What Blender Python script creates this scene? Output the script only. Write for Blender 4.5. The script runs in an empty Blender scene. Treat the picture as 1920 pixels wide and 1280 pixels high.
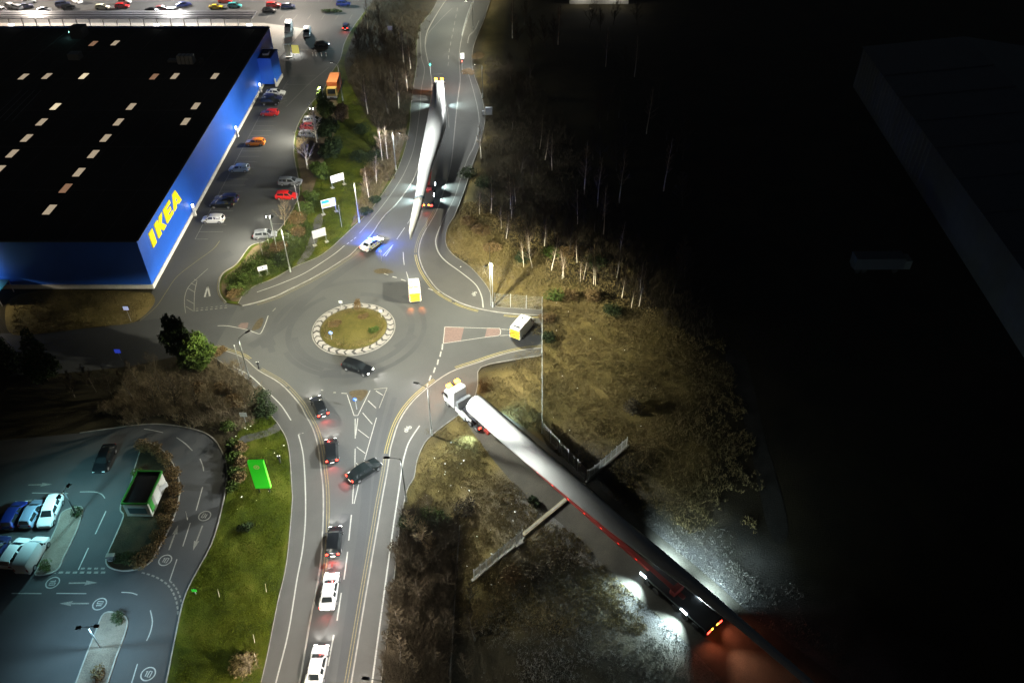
import bpy, bmesh, math, random
import numpy as np
from mathutils import Vector, Matrix
from mathutils.geometry import tessellate_polygon

PI = math.pi
sc = bpy.context.scene
C = sc.collection

# ------------------------------------------------------------------ camera
CAM_H, CAM_PITCH, FOC = 80.0, math.radians(40.0), 1493.0     # height (m), degrees below level, focal length for a 1920 px wide frame
cam_d = bpy.data.cameras.new('camera')
cam_d.sensor_width = 36.0
cam_d.lens = FOC / 1920 * 36.0
cam_d.clip_end = 3000
cam = bpy.data.objects.new('camera', cam_d)
cam.location = (0, 0, CAM_H)
cam.rotation_euler = (PI / 2 - CAM_PITCH, 0, 0)
C.objects.link(cam)
sc.camera = cam

# ------------------------------------------------------------------ night sky, faint added light from an unseen moon, exposure
w = bpy.data.worlds.new('World')
sc.world = w
w.use_nodes = True
wn = w.node_tree
bg = wn.nodes['Background']
sky = wn.nodes.new('ShaderNodeTexSky')
sky.sky_type = 'NISHITA'
sky.sun_disc = False
sky.sun_elevation = math.radians(12)
sky.sun_rotation = math.radians(200)
wn.links.new(sky.outputs[0], bg.inputs[0])
bg.inputs[1].default_value = 0.005
added_moon = bpy.data.lights.new('added_moon', 'SUN')
added_moon.energy = 0.003  # token light, added; its source is unseen
added_moon.angle = math.radians(0.5)
added_moon.color = (1, .97, .92)
mo = bpy.data.objects.new('added_moon', added_moon)
mo.rotation_euler = (math.radians(78), 0, math.radians(160))
mo.location = (0, 0, 200)
C.objects.link(mo)
vs = sc.view_settings
vs.view_transform = 'Standard'
vs.look = 'None'
vs.exposure = 0.0
vs.gamma = 1.0
vs.use_curve_mapping = False
sc.render.engine = 'CYCLES'
sc.cycles.use_denoising = True
sc.cycles.max_bounces = 4
sc.cycles.diffuse_bounces = 2
sc.cycles.glossy_bounces = 2
sc.cycles.transmission_bounces = 3
sc.cycles.transparent_max_bounces = 6
sc.cycles.caustics_reflective = False
sc.cycles.caustics_refractive = False
sc.cycles.sample_clamp_indirect = 3.0
sc.cycles.use_light_tree = True

LAMP_W = 6800.0
WARM = (1.0, .965, .76)
NEUT = (1.0, .97, .9)
COOL = (.62, .93, 1.0)


# ------------------------------------------------------------------ placing: a point seen by the survey camera, at height z -> world
def at(px, py, z=0.0):
    x = (px - 960) / FOC
    y = -(py - 640) / FOC
    d = (x, math.cos(CAM_PITCH) + y * math.sin(CAM_PITCH), -math.sin(CAM_PITCH) + y * math.cos(CAM_PITCH))
    t = (z - CAM_H) / d[2]
    return (d[0] * t, d[1] * t)


def ats(pts, z=0.0):
    return [at(p[0], p[1], z) for p in pts]


def smooth(pts, n=6, closed=False):
    """Catmull-Rom through 2-D points"""
    P = [Vector(p) for p in pts]
    out = []
    N = len(P)
    for i in range(N if closed else N - 1):
        p0 = P[i - 1] if (i > 0 or closed) else P[0]
        p1 = P[i]
        p2 = P[(i + 1) % N]
        p3 = P[(i + 2) % N] if (i + 2 < N or closed) else P[-1]
        for k in range(n):
            t = k / n
            q = .5 * ((2 * p1) + (p2 - p0) * t + (2 * p0 - 5 * p1 + 4 * p2 - p3) * t * t + (-p0 + 3 * p1 - 3 * p2 + p3) * t ** 3)
            out.append((q.x, q.y))
    if not closed:
        out.append((P[-1].x, P[-1].y))
    return out


# ------------------------------------------------------------------ materials
MATS = {}


def mat(name, col, rough=.7, metal=0.0, var=0.0, scale=2.0, bump=0.0, bscale=30.0, emit=None, estr=0.0, coat=0.0, col2=None, spec=.5, alpha=1.0):
    if name in MATS:
        return MATS[name]
    m = bpy.data.materials.new(name)
    m.use_nodes = True
    nt = m.node_tree
    b = nt.nodes['Principled BSDF']
    b.inputs['Roughness'].default_value = rough
    b.inputs['Metallic'].default_value = metal
    b.inputs['Specular IOR Level'].default_value = spec
    b.inputs['Coat Weight'].default_value = coat
    b.inputs['Base Color'].default_value = (*col, 1)
    tc = nt.nodes.new('ShaderNodeTexCoord')
    if var > 0 or col2:
        n = nt.nodes.new('ShaderNodeTexNoise')
        n.inputs['Scale'].default_value = scale
        n.inputs['Detail'].default_value = 6
        n.inputs['Roughness'].default_value = .65
        nt.links.new(tc.outputs['Object'], n.inputs['Vector'])
        r = nt.nodes.new('ShaderNodeValToRGB')
        c2 = col2 or tuple(c * (1 + var) for c in col)
        c1 = col if col2 else tuple(c * (1 - var) for c in col)
        r.color_ramp.elements[0].position = .3
        r.color_ramp.elements[1].position = .7
        r.color_ramp.elements[0].color = (*c1, 1)
        r.color_ramp.elements[1].color = (*c2, 1)
        nt.links.new(n.outputs['Fac'], r.inputs['Fac'])
        nt.links.new(r.outputs['Color'], b.inputs['Base Color'])
    if bump > 0:
        n2 = nt.nodes.new('ShaderNodeTexNoise')
        n2.inputs['Scale'].default_value = bscale
        n2.inputs['Detail'].default_value = 4
        nt.links.new(tc.outputs['Object'], n2.inputs['Vector'])
        bp = nt.nodes.new('ShaderNodeBump')
        bp.inputs['Strength'].default_value = bump
        bp.inputs['Distance'].default_value = .05
        nt.links.new(n2.outputs['Fac'], bp.inputs['Height'])
        nt.links.new(bp.outputs['Normal'], b.inputs['Normal'])
    if emit:
        b.inputs['Emission Color'].default_value = (*emit, 1)
        b.inputs['Emission Strength'].default_value = estr
    MATS[name] = m
    return m


def ground_mat(name, cols, scale, bump=.6, fine=9.0, rough=.95, worn=None):
    """blend of several natural colours in big and small patches; cols: list of (pos, colour)"""
    m = bpy.data.materials.new(name)
    m.use_nodes = True
    nt = m.node_tree
    L = nt.links
    b = nt.nodes['Principled BSDF']
    b.inputs['Roughness'].default_value = rough
    b.inputs['Specular IOR Level'].default_value = .06
    tc = nt.nodes.new('ShaderNodeTexCoord')

    def noise(s, d=8, ro=.6, dist=0.0):
        n = nt.nodes.new('ShaderNodeTexNoise')
        n.inputs['Scale'].default_value = s
        n.inputs['Detail'].default_value = d
        n.inputs['Roughness'].default_value = ro
        n.inputs['Distortion'].default_value = dist
        L.new(tc.outputs['Object'], n.inputs['Vector'])
        return n
    a = noise(scale, 8, .62, .3)
    f = noise(fine, 5, .7)
    mx = nt.nodes.new('ShaderNodeMix')
    mx.data_type = 'FLOAT'
    mx.inputs[0].default_value = .38
    L.new(a.outputs['Fac'], mx.inputs[2])
    L.new(f.outputs['Fac'], mx.inputs[3])
    r = nt.nodes.new('ShaderNodeValToRGB')
    e = r.color_ramp.elements
    while len(e) < len(cols):
        e.new(.5)
    for el, (p, c) in zip(e, cols):
        el.position = p
        el.color = (*c, 1)
    L.new(mx.outputs[0], r.inputs['Fac'])
    L.new(r.outputs['Color'], b.inputs['Base Color'])
    bp = nt.nodes.new('ShaderNodeBump')
    bp.inputs['Strength'].default_value = bump
    bp.inputs['Distance'].default_value = .12
    L.new(f.outputs['Fac'], bp.inputs['Height'])
    L.new(bp.outputs['Normal'], b.inputs['Normal'])
    MATS[name] = m
    return m


M_asphalt = ground_mat('asphalt', [(.30, (.050, .051, .049)), (.48, (.061, .062, .060)), (.62, (.069, .070, .066)), (.75, (.081, .080, .073))], .09, .15, 14, .8)
M_asphalt_dark = ground_mat('asphalt_dark', [(.3, (.042, .043, .043)), (.5, (.053, .054, .054)), (.72, (.064, .064, .062))], .16, .15, 14, .8)
M_path = ground_mat('path_asphalt', [(.3, (.055, .053, .049)), (.5, (.068, .066, .060)), (.72, (.080, .077, .069))], .22, .2, 12, .85)
M_kerb = mat('kerb_concrete', (.2, .19, .165), .85, var=.3, scale=1.2, bump=.2)
M_white = mat('white_road_paint', (.27, .268, .24), .7, var=.28, scale=6)
M_whitethin = mat('worn_white_paint', (.17, .166, .14), .75, var=.4, scale=7)
M_yellow = mat('yellow_road_paint', (.22, .175, .045), .7, var=.35, scale=5)
M_yellowworn = mat('worn_yellow_paint', (.14, .115, .05), .75, var=.4, scale=5)
M_red = mat('red_surfacing', (.105, .066, .055), .85, var=.25, scale=3, bump=.2)
M_field = ground_mat('dry_field', [(.33, (.035, .029, .011)), (.43, (.085, .068, .022)), (.53, (.145, .110, .038)), (.64, (.20, .148, .062)), (.74, (.26, .205, .12))], .11, 1.0, 5.0)
M_lawn = ground_mat('lawn_grass', [(.36, (.030, .030, .006)), (.45, (.024, .036, .003)), (.53, (.055, .066, .005)), (.62, (.082, .080, .012)), (.70, (.10, .085, .025))], .22, .8, 8)
M_bed = ground_mat('planting_bed', [(.35, (.045, .034, .02)), (.5, (.10, .075, .04)), (.65, (.15, .105, .065))], .35, 1.0, 7)
M_sand = ground_mat('sandy_island_soil', [(.34, (.05, .042, .034)), (.5, (.14, .115, .09)), (.66, (.19, .16, .13))], .3, .7, 6)
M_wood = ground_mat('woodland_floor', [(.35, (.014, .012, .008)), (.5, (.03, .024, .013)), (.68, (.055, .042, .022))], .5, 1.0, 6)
M_gravel = ground_mat('gravel', [(.35, (.06, .055, .045)), (.5, (.12, .11, .09)), (.65, (.2, .19, .16))], .6, .8, 10)
M_track = ground_mat('haul_track', [(.33, (.045, .042, .034)), (.5, (.075, .069, .055)), (.66, (.12, .108, .082))], .2, .5, 7)
M_plateconc = mat('concrete', (.26, .245, .2), .85, var=.25, scale=1.5, bump=.2)
M_steel = mat('galvanised_steel', (.42, .44, .42), .5, .15, var=.15, scale=3)
M_pole = mat('lamp_pole_paint', (.26, .27, .26), .5, .3)
M_blk = mat('black_metal', (.018, .018, .02), .5)
M_lens = mat('lamp_lens', (.8, .8, .75), .3, emit=(1, .95, .85), estr=30)
M_glass = mat('car_glass', (.012, .015, .016), .06, coat=.5)
M_tyre = mat('tyre_rubber', (.012, .012, .012), .85)
M_rim = mat('wheel_rim', (.4, .4, .41), .35, .8)
M_trim = mat('black_trim', (.02, .02, .02), .55)
M_hl_on = mat('headlight_lit', (.9, .9, .9), .2, emit=(1, .97, .88), estr=22)
M_hl_off = mat('headlight_glass', (.55, .57, .58), .12, coat=.6)
M_tl_on = mat('taillight_lit', (.5, .02, .01), .3, emit=(1, .035, .02), estr=16)
M_tl_off = mat('taillight_glass', (.30, .012, .01), .2, coat=.5)
M_plate = mat('number_plate', (.6, .55, .25), .5)
M_plate_lit = mat('number_plate_lit', (.8, .8, .7), .5, emit=(1, .95, .8), estr=1.2)
M_amber = mat('amber_beacon', (.9, .4, .03), .3, emit=(1, .42, .03), estr=14)
M_blue_l = mat('blue_beacon', (.05, .2, .9), .3, emit=(.03, .25, 1), estr=16)
M_birch = mat('birch_bark', (.55, .5, .4), .8, var=.5, scale=5)
M_bark = mat('brown_bark', (.15, .115, .075), .9, var=.4, scale=5)
M_darkbark = mat('dark_bark', (.05, .042, .03), .9, var=.4, scale=5)
M_twig = mat('winter_twigs', (.15, .118, .07), .9, spec=.1)
M_btwig = mat('birch_twigs', (.19, .14, .10), .9, spec=.1)
M_dtwig = mat('dark_twigs', (.055, .044, .028), .9, spec=.05)
M_leaf = mat('evergreen_needles', (.022, .045, .006), .8, col2=(.055, .085, .010), scale=.9, spec=.15)
M_darkleaf = mat('dark_conifer_needles', (.014, .025, .009), .85, col2=(.03, .044, .014), scale=.8, spec=.1)
M_shrub = mat('shrub_leaves', (.03, .055, .008), .8, col2=(.07, .095, .016), scale=.8, spec=.15)
M_brownleaf = mat('brown_hedge_leaves', (.085, .055, .022), .85, col2=(.15, .10, .045), scale=.9, spec=.1)
M_straw = mat('straw_grass', (.11, .085, .03), .95, col2=(.19, .148, .07), scale=.12, spec=.05)
M_grassb = mat('grass_blades', (.045, .066, .003), .9, col2=(.085, .098, .008), scale=.2, spec=.05)
M_litter = mat('pale_litter', (.8, .8, .78), .6)


# ------------------------------------------------------------------ mesh building
class MB:
    def __init__(s):
        s.v = []
        s.f = []
        s.m = []

    def poly(s, pts, mi=0):
        i = len(s.v)
        s.v += [tuple(p) for p in pts]
        s.f.append(tuple(range(i, i + len(pts))))
        s.m.append(mi)

    def box(s, cx, cy, cz, sx, sy, sz, mi=0, rz=0.0, taper=1.0, ry=0.0):
        i = len(s.v)
        c, n = math.cos(rz), math.sin(rz)
        c2, n2 = math.cos(ry), math.sin(ry)
        for dz in (-.5, .5):
            k = taper if dz > 0 else 1.0
            for dx, dy in ((-.5, -.5), (.5, -.5), (.5, .5), (-.5, .5)):
                x, y, z = dx * sx * k, dy * sy * k, dz * sz
                x, z = x * c2 + z * n2, -x * n2 + z * c2
                s.v.append((cx + x * c - y * n, cy + x * n + y * c, cz + z))
        for q in ((3, 2, 1, 0), (4, 5, 6, 7), (0, 1, 5, 4), (1, 2, 6, 5), (2, 3, 7, 6), (3, 0, 4, 7)):
            s.f.append(tuple(i + k for k in q))
            s.m.append(mi)

    def tube(s, p0, p1, r0, r1=None, n=8, mi=0, cap=True):
        r1 = r0 if r1 is None else r1
        p0, p1 = Vector(p0), Vector(p1)
        d = (p1 - p0)
        if d.length < 1e-6:
            return
        d.normalize()
        a = d.cross(Vector((0, 0, 1)) if abs(d.z) < .9 else Vector((1, 0, 0))).normalized()
        b = d.cross(a)
        i = len(s.v)
        for p, r in ((p0, r0), (p1, r1)):
            for k in range(n):
                t = 2 * PI * k / n
                q = p + (a * math.cos(t) + b * math.sin(t)) * r
                s.v.append((q.x, q.y, q.z))
        for k in range(n):
            k2 = (k + 1) % n
            s.f.append((i + k, i + k2, i + n + k2, i + n + k))
            s.m.append(mi)
        if cap and n > 3:
            s.f.append(tuple(i + n + k for k in range(n)))
            s.m.append(mi)
            s.f.append(tuple(i + n - 1 - k for k in range(n)))
            s.m.append(mi)

    def prism(s, pts, z0, z1, mi=0):
        """closed 2-D outline extruded upright"""
        n = len(pts)
        i = len(s.v)
        s.v += [(p[0], p[1], z0) for p in pts] + [(p[0], p[1], z1) for p in pts]
        for t in tessellate_polygon([[Vector((p[0], p[1], 0)) for p in pts]]):
            a, b, c = [Vector((pts[k][0], pts[k][1])) for k in t]
            up = (b - a).cross(c - a) > 0
            t = t if up else t[::-1]
            s.f.append(tuple(i + n + k for k in t))
            s.m.append(mi)
        area = sum(pts[k][0] * pts[(k + 1) % n][1] - pts[(k + 1) % n][0] * pts[k][1] for k in range(n))
        for k in range(n):
            k2 = (k + 1) % n
            q = (i + k, i + k2, i + n + k2, i + n + k)
            s.f.append(q if area > 0 else q[::-1])
            s.m.append(mi)

    def sheet(s, pts, z, mi=0):
        i = len(s.v)
        s.v += [(p[0], p[1], z) for p in pts]
        for t in tessellate_polygon([[Vector((p[0], p[1], 0)) for p in pts]]):
            a, b, c = [Vector((pts[k][0], pts[k][1])) for k in t]
            t = t if (b - a).cross(c - a) > 0 else t[::-1]
            s.f.append(tuple(i + k for k in t))
            s.m.append(mi)

    def ribbon(s, pts, wd, z, mi=0, h=0.0):
        P = [Vector(p[:2]) for p in pts]
        Lf, R = [], []
        for k, p in enumerate(P):
            d = (P[min(k + 1, len(P) - 1)] - P[max(k - 1, 0)])
            if d.length < 1e-9:
                d = Vector((1, 0))
            d.normalize()
            nrm = Vector((-d.y, d.x)) * wd / 2
            Lf.append(p + nrm)
            R.append(p - nrm)
        i = len(s.v)
        for a, b in zip(Lf, R):
            s.v.append((a.x, a.y, z))
            s.v.append((b.x, b.y, z))
        for k in range(len(P) - 1):
            s.f.append((i + 2 * k, i + 2 * k + 1, i + 2 * k + 3, i + 2 * k + 2))
            s.m.append(mi)
        if h > 0:
            j = len(s.v)
            for a, b in zip(Lf, R):
                s.v.append((a.x, a.y, z - h))
                s.v.append((b.x, b.y, z - h))
            for k in range(len(P) - 1):
                s.f.append((i + 2 * k, i + 2 * k + 2, j + 2 * k + 2, j + 2 * k))
                s.f.append((i + 2 * k + 1, j + 2 * k + 1, j + 2 * k + 3, i + 2 * k + 3))
                s.m += [mi, mi]

    def mesh(s, name, mats, smooth_=False):
        me = bpy.data.meshes.new(name)
        me.from_pydata(s.v, [], s.f)
        for m in (mats if isinstance(mats, (list, tuple)) else [mats]):
            me.materials.append(m)
        if any(s.m):
            me.polygons.foreach_set('material_index', s.m)
        if smooth_:
            me.polygons.foreach_set('use_smooth', [True] * len(me.polygons))
        me.update()
        return me

    def build(s, name, mats, parent=None, smooth_=False, kind=None):
        o = bpy.data.objects.new(name, s.mesh(name, mats, smooth_))
        C.objects.link(o)
        if parent:
            o.parent = parent
        if kind:
            o['kind'] = kind
        return o


def add(name, me, parent=None, loc=(0, 0, 0), rot=(0, 0, 0), scale=None, m=None):
    o = bpy.data.objects.new(name, me)
    C.objects.link(o)
    if parent:
        o.parent = parent
    o.location = loc
    o.rotation_euler = rot
    if scale:
        o.scale = scale
    if m:
        o.material_slots[0].link = 'OBJECT'
        o.material_slots[0].material = m
    return o


def tag(o, label, cat, group=None, kind=None):
    o['label'] = label
    o['category'] = cat
    if group:
        o['group'] = group
    if kind:
        o['kind'] = kind
    return o


def thing(name, label, cat, loc=(0, 0, 0), rz=0.0, group=None):
    o = bpy.data.objects.new(name, None)
    o.empty_display_size = .3
    C.objects.link(o)
    o.location = loc
    o.rotation_euler = (0, 0, rz)
    return tag(o, label, cat, group)


def copy_tree(root, loc, rz=0.0, label=None, group=None, scale=None):
    r = root.copy()
    C.objects.link(r)
    r.location = loc
    r.rotation_euler = (0, 0, rz)
    if scale:
        r.scale = scale
    if label:
        r['label'] = label
    if group:
        r['group'] = group
    for ch in root.children:
        c = ch.copy()
        C.objects.link(c)
        c.parent = r
        for g in ch.children:
            d = g.copy()
            C.objects.link(d)
            d.parent = c
    return r


# ------------------------------------------------------------------ lamps
def batwing(light, wide=2.1, floor=.27, cut0=.18, cut1=.46, arm=None, back=1.0):
    """photometry of a road lantern: more light sideways than straight down, none above the horizon"""
    light.use_nodes = True
    nt = light.node_tree
    em = nt.nodes['Emission']
    g = nt.nodes.new('ShaderNodeNewGeometry')
    s = nt.nodes.new('ShaderNodeSeparateXYZ')
    nt.links.new(g.outputs['Incoming'], s.inputs[0])

    def math_(op, a, b=None):
        n = nt.nodes.new('ShaderNodeMath')
        n.operation = op
        nt.links.new(a, n.inputs[0])
        if b is not None:
            if isinstance(b, (int, float)):
                n.inputs[1].default_value = b
            else:
                nt.links.new(b, n.inputs[1])
        return n.outputs[0]
    c = math_('MULTIPLY', s.outputs['Z'], -1.0)
    f = math_('POWER', math_('MAXIMUM', c, floor), -wide)
    r = nt.nodes.new('ShaderNodeMapRange')
    r.interpolation_type = 'SMOOTHSTEP'
    r.inputs[1].default_value = cut0
    r.inputs[2].default_value = cut1
    nt.links.new(c, r.inputs[0])
    f = math_('MULTIPLY', f, r.outputs[0])
    if arm is not None and back < 1:
        # house-side shield: less light behind the lamp than over the road
        dt = nt.nodes.new('ShaderNodeVectorMath')
        dt.operation = 'DOT_PRODUCT'
        nt.links.new(g.outputs['Incoming'], dt.inputs[0])
        dt.inputs[1].default_value = (arm[0], arm[1], 0)
        r2 = nt.nodes.new('ShaderNodeMapRange')
        r2.interpolation_type = 'SMOOTHSTEP'
        r2.inputs[1].default_value = -.55
        r2.inputs[2].default_value = .25
        r2.inputs[3].default_value = back
        r2.inputs[4].default_value = 1.0
        nt.links.new(dt.outputs['Value'], r2.inputs[0])
        f = math_('MULTIPLY', f, r2.outputs[0])
    nt.links.new(f, em.inputs['Strength'])


def point(name, loc, power, col, parent=None, radius=.12, bat=True, **k):
    l = bpy.data.lights.new(name, 'POINT')
    l.energy = power
    l.color = col
    l.shadow_soft_size = radius
    if bat:
        batwing(l, **k)
    o = bpy.data.objects.new(name, l)
    C.objects.link(o)
    if parent:
        o.parent = parent
    o.location = loc
    return o


def spot(name, loc, direction, power, col, deg=70, blend=.7, parent=None, radius=.06):
    l = bpy.data.lights.new(name, 'SPOT')
    l.energy = power
    l.color = col
    l.spot_size = math.radians(deg)
    l.spot_blend = blend
    l.shadow_soft_size = radius
    o = bpy.data.objects.new(name, l)
    C.objects.link(o)
    if parent:
        o.parent = parent
    o.location = loc
    o.rotation_euler = Vector(direction).to_track_quat('-Z', 'Y').to_euler()
    return o


# ================================================================== THE SETTING
def struct(name, mb, m, kind='structure'):
    return mb.build(name, m, kind=kind)


def sheet(name, pts, z, m):
    b = MB()
    b.sheet(pts, z)
    return struct(name, b, m)


def slab(name, pts, z, m, depth=.16):
    b = MB()
    b.prism(pts, z - depth, z)
    return struct(name, b, m)


def line(name, pts, wd, z, m, h=0.0):
    b = MB()
    b.ribbon(pts, wd, z, 0, h)
    return struct(name, b, m)


ZR = .030       # carriageway
ZM = .046       # paint on the carriageway
ZP = .150       # footways and verges
ZPM = .156      # paint on footways

# the ground: one sheet, finer where the picture looks; 'dry' blends pale dry grass into land painted dark where lamplight ends
def terrain():
    xs = np.concatenate([[-1500, -600, -250], np.arange(-130, 96, 1.5), [140, 250, 600, 1500]])
    ys = np.concatenate([[-700, -200], np.arange(10, 210, 1.5), [240, 300, 500, 1000, 2300]])
    X, Y = np.meshgrid(xs, ys)
    P = np.stack([X.ravel(), Y.ravel()], 1)
    wob = np.stack([np.sin(P[:, 1] * .41) + .7 * np.sin(P[:, 0] * .93 + 1) + .6 * np.sin(P[:, 1] * 1.7 + P[:, 0]), np.cos(P[:, 0] * .37) + .7 * np.sin(P[:, 1] * .83 + 2) + .6 * np.cos(P[:, 0] * 1.9)], 1) * 1.1
    Q = P + wob
    polys = [[(890, 745), (905, 690), (1016, 664), (1016, 560), (1090, 560), (1200, 590), (1290, 640), (1340, 690), (1345, 800), (1330, 900), (1340, 1000), (1420, 1120), (1500, 1250), (1600, 1390), (1300, 1390), (1150, 950), (1000, 820)],
             [(790, 840), (866, 778), (960, 860), (1100, 990), (1300, 1170), (1480, 1390), (1330, 1390), (1240, 1270), (1080, 1190), (990, 1150), (900, 1160), (862, 1080), (858, 985), (800, 955), (770, 940), (778, 880)],
             [(838, 462), (830, 440), (850, 395), (905, 405), (960, 450), (1020, 500), (1110, 545), (1190, 585), (1240, 640), (1016, 600), (1016, 585), (920, 560), (880, 500)],
             [(905, 40), (930, 40), (925, 100), (918, 160), (905, 160), (888, 130), (890, 80)], [(900, 200), (920, 210), (918, 260), (900, 320), (880, 380), (850, 420), (860, 380), (895, 290)]]
    best = np.full(len(P), -99.0)
    for pl in polys:
        A = np.array(ats(pl))
        ins = np.zeros(len(Q), bool)
        dist = np.full(len(Q), 1e9)
        j = len(A) - 1
        for i in range(len(A)):
            a, b = A[j], A[i]
            ins ^= ((b[1] > Q[:, 1]) != (a[1] > Q[:, 1])) & (Q[:, 0] < (a[0] - b[0]) * (Q[:, 1] - b[1]) / (a[1] - b[1] + 1e-12) + b[0])
            ab = b - a
            t = np.clip(((Q - a) @ ab) / (ab @ ab), 0, 1)
            dist = np.minimum(dist, np.linalg.norm(Q - (a + t[:, None] * ab), axis=1))
            j = i
        best = np.maximum(best, np.where(ins, dist, -dist))
    dry = np.clip(best / 5.0 + .5, 0, 1)
    dry = dry * dry * (3 - 2 * dry)
    me = bpy.data.meshes.new('ground')
    nx, ny = len(xs), len(ys)
    me.vertices.add(len(P))
    me.vertices.foreach_set('co', np.concatenate([P, np.zeros((len(P), 1))], 1).ravel())
    I = (np.arange(ny - 1)[:, None] * nx + np.arange(nx - 1)[None]).ravel()
    F = np.stack([I, I + 1, I + nx + 1, I + nx], 1)
    me.loops.add(F.size)
    me.loops.foreach_set('vertex_index', F.ravel())
    me.polygons.add(len(F))
    me.polygons.foreach_set('loop_start', np.arange(len(F)) * 4)
    # stony churned verge on both sides of the haul road
    A = [np.array(at(*q)) for q in [(1090, 960), (1200, 1050), (1300, 1130), (1420, 1230), (1560, 1350)]]
    ds = np.full(len(Q), 1e9)
    for a, b in zip(A, A[1:]):
        ab = b - a
        t = np.clip(((Q - a) @ ab) / (ab @ ab), 0, 1)
        ds = np.minimum(ds, np.linalg.norm(Q - (a + t[:, None] * ab), axis=1))
    stony = np.clip(1.35 - ds / 11.0, 0, 1)
    st_ = me.attributes.new('stony', 'FLOAT', 'POINT')
    st_.data.foreach_set('value', stony)
    at_ = me.attributes.new('dry', 'FLOAT', 'POINT')
    at_.data.foreach_set('value', dry)
    me.update()
    m = M_field.copy()
    m.name = 'rough_ground'
    nt = m.node_tree
    b = nt.nodes['Principled BSDF']
    src = b.inputs['Base Color'].links[0].from_socket
    fac = src.node.inputs['Fac'].links[0].from_socket
    r = nt.nodes.new('ShaderNodeValToRGB')
    for el, (p_, c_) in zip(r.color_ramp.elements, ((.35, (.012, .011, .007)), (.68, (.05, .040, .02)))):  # dark tones paint in the lack of light beyond the field
        el.position = p_
        el.color = (*c_, 1)
    nt.links.new(fac, r.inputs['Fac'])
    a = nt.nodes.new('ShaderNodeAttribute')
    a.attribute_name = 'dry'
    mx = nt.nodes.new('ShaderNodeMix')
    mx.data_type = 'RGBA'
    nt.links.new(a.outputs['Fac'], mx.inputs[0])
    nt.links.new(r.outputs['Color'], mx.inputs[6])
    nt.links.new(src, mx.inputs[7])
    a2 = nt.nodes.new('ShaderNodeAttribute')
    a2.attribute_name = 'stony'
    r3 = nt.nodes.new('ShaderNodeValToRGB')
    for el, (p_, c_) in zip(r3.color_ramp.elements, ((.36, (.035, .035, .034)), (.66, (.19, .185, .175)))):
        el.position = p_
        el.color = (*c_, 1)
    nt.links.new(fac, r3.inputs['Fac'])
    mx2 = nt.nodes.new('ShaderNodeMix')
    mx2.data_type = 'RGBA'
    nt.links.new(a2.outputs['Fac'], mx2.inputs[0])
    nt.links.new(mx.outputs[2], mx2.inputs[6])
    nt.links.new(r3.outputs['Color'], mx2.inputs[7])
    nt.links.new(mx2.outputs[2], b.inputs['Base Color'])
    me.materials.append(m)
    o = bpy.data.objects.new('ground', me)
    C.objects.link(o)
    o['kind'] = 'structure'


terrain()

# ---- outlines (survey points along each edge)
N_LEFT_KERB = [(862, -40), (843, -8), (830, 10), (815, 34), (802, 58), (797, 82), (800, 105), (807, 135), (810, 160), (808, 185), (803, 218), (797, 260), (788, 300), (774, 340),
               (745, 381), (717, 410), (697, 440), (671, 465), (657, 479), (640, 490), (615, 506), (577, 527), (540, 545), (517, 556), (480, 568), (455, 574)]
N_LEFT_OUT = [(447, 570), (458, 552), (481, 536), (512, 524), (554, 501), (605, 478), (655, 434), (697, 392), (740, 330), (759, 282), (768, 240), (771, 197), (776, 160), (782, 121), (782, 84),
              (788, 50), (810, 22), (826, -8), (845, -40)]
N_RIGHT_KERB = [(905, -40), (891, -4), (876, 39), (865, 76), (861, 112), (863, 150), (858, 190), (853, 240), (847, 300), (838, 340), (821, 391), (807, 418), (793, 442), (786, 465), (786, 482),
                (793, 504), (807, 527), (824, 546), (852, 563), (875, 573), (909, 582), (959, 589), (1016, 592)]
N_RIGHT_OUT = [(1016, 582), (970, 579), (927, 574), (920, 552), (909, 532), (881, 501), (850, 479), (836, 458), (838, 430), (852, 405), (868, 366), (886, 310), (900, 270), (909, 229), (907, 200),
               (899, 169), (890, 145), (885, 120), (887, 92), (896, 65), (906, 42), (920, 0), (936, -40)]
S_RIGHT_KERB = [(1016, 653), (979, 657), (937, 667), (895, 681), (844, 699), (797, 732), (767, 762), (747, 795), (735, 832), (731, 850), (727, 880), (716, 940), (706, 1000), (687, 1111), (659, 1280), (640, 1390)]
S_RIGHT_OUT = [(706, 1390), (715, 1280), (721, 1229), (737, 1106), (749, 990), (763, 920), (776, 897), (782, 864), (793, 838), (810, 816), (864, 775), (888, 748), (896, 720), (902, 689), (965, 675), (1016, 667)]
S_LEFT_KERB = [(400, 652), (414, 656), (456, 671), (484, 695), (526, 720), (560, 756), (572, 777), (587, 805), (597, 840), (602, 880), (606, 920), (606, 975), (602, 1047), (594, 1103), (580, 1173), (566, 1257), (540, 1390)]
S_LEFT_OUT = [(462, 1390), (490, 1280), (504, 1218), (521, 1131), (538, 1055), (548, 948), (548, 920), (541, 836), (524, 799), (507, 777), (470, 718), (428, 689), (398, 668)]
PARK_RIGHT = [(425, 568), (413, 552), (411, 532), (419, 513), (444, 496), (470, 462), (500, 452), (529, 425), (556, 380), (562, 352), (554, 307), (551, 281), (557, 239), (582, 197), (607, 169), (619, 141), (638, 112),
              (645, 84), (660, 55), (682, 25)]
PARK_LEFT = [(412, 452), (399, 468), (366, 492), (332, 519), (312, 547), (293, 575), (262, 602)]

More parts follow.
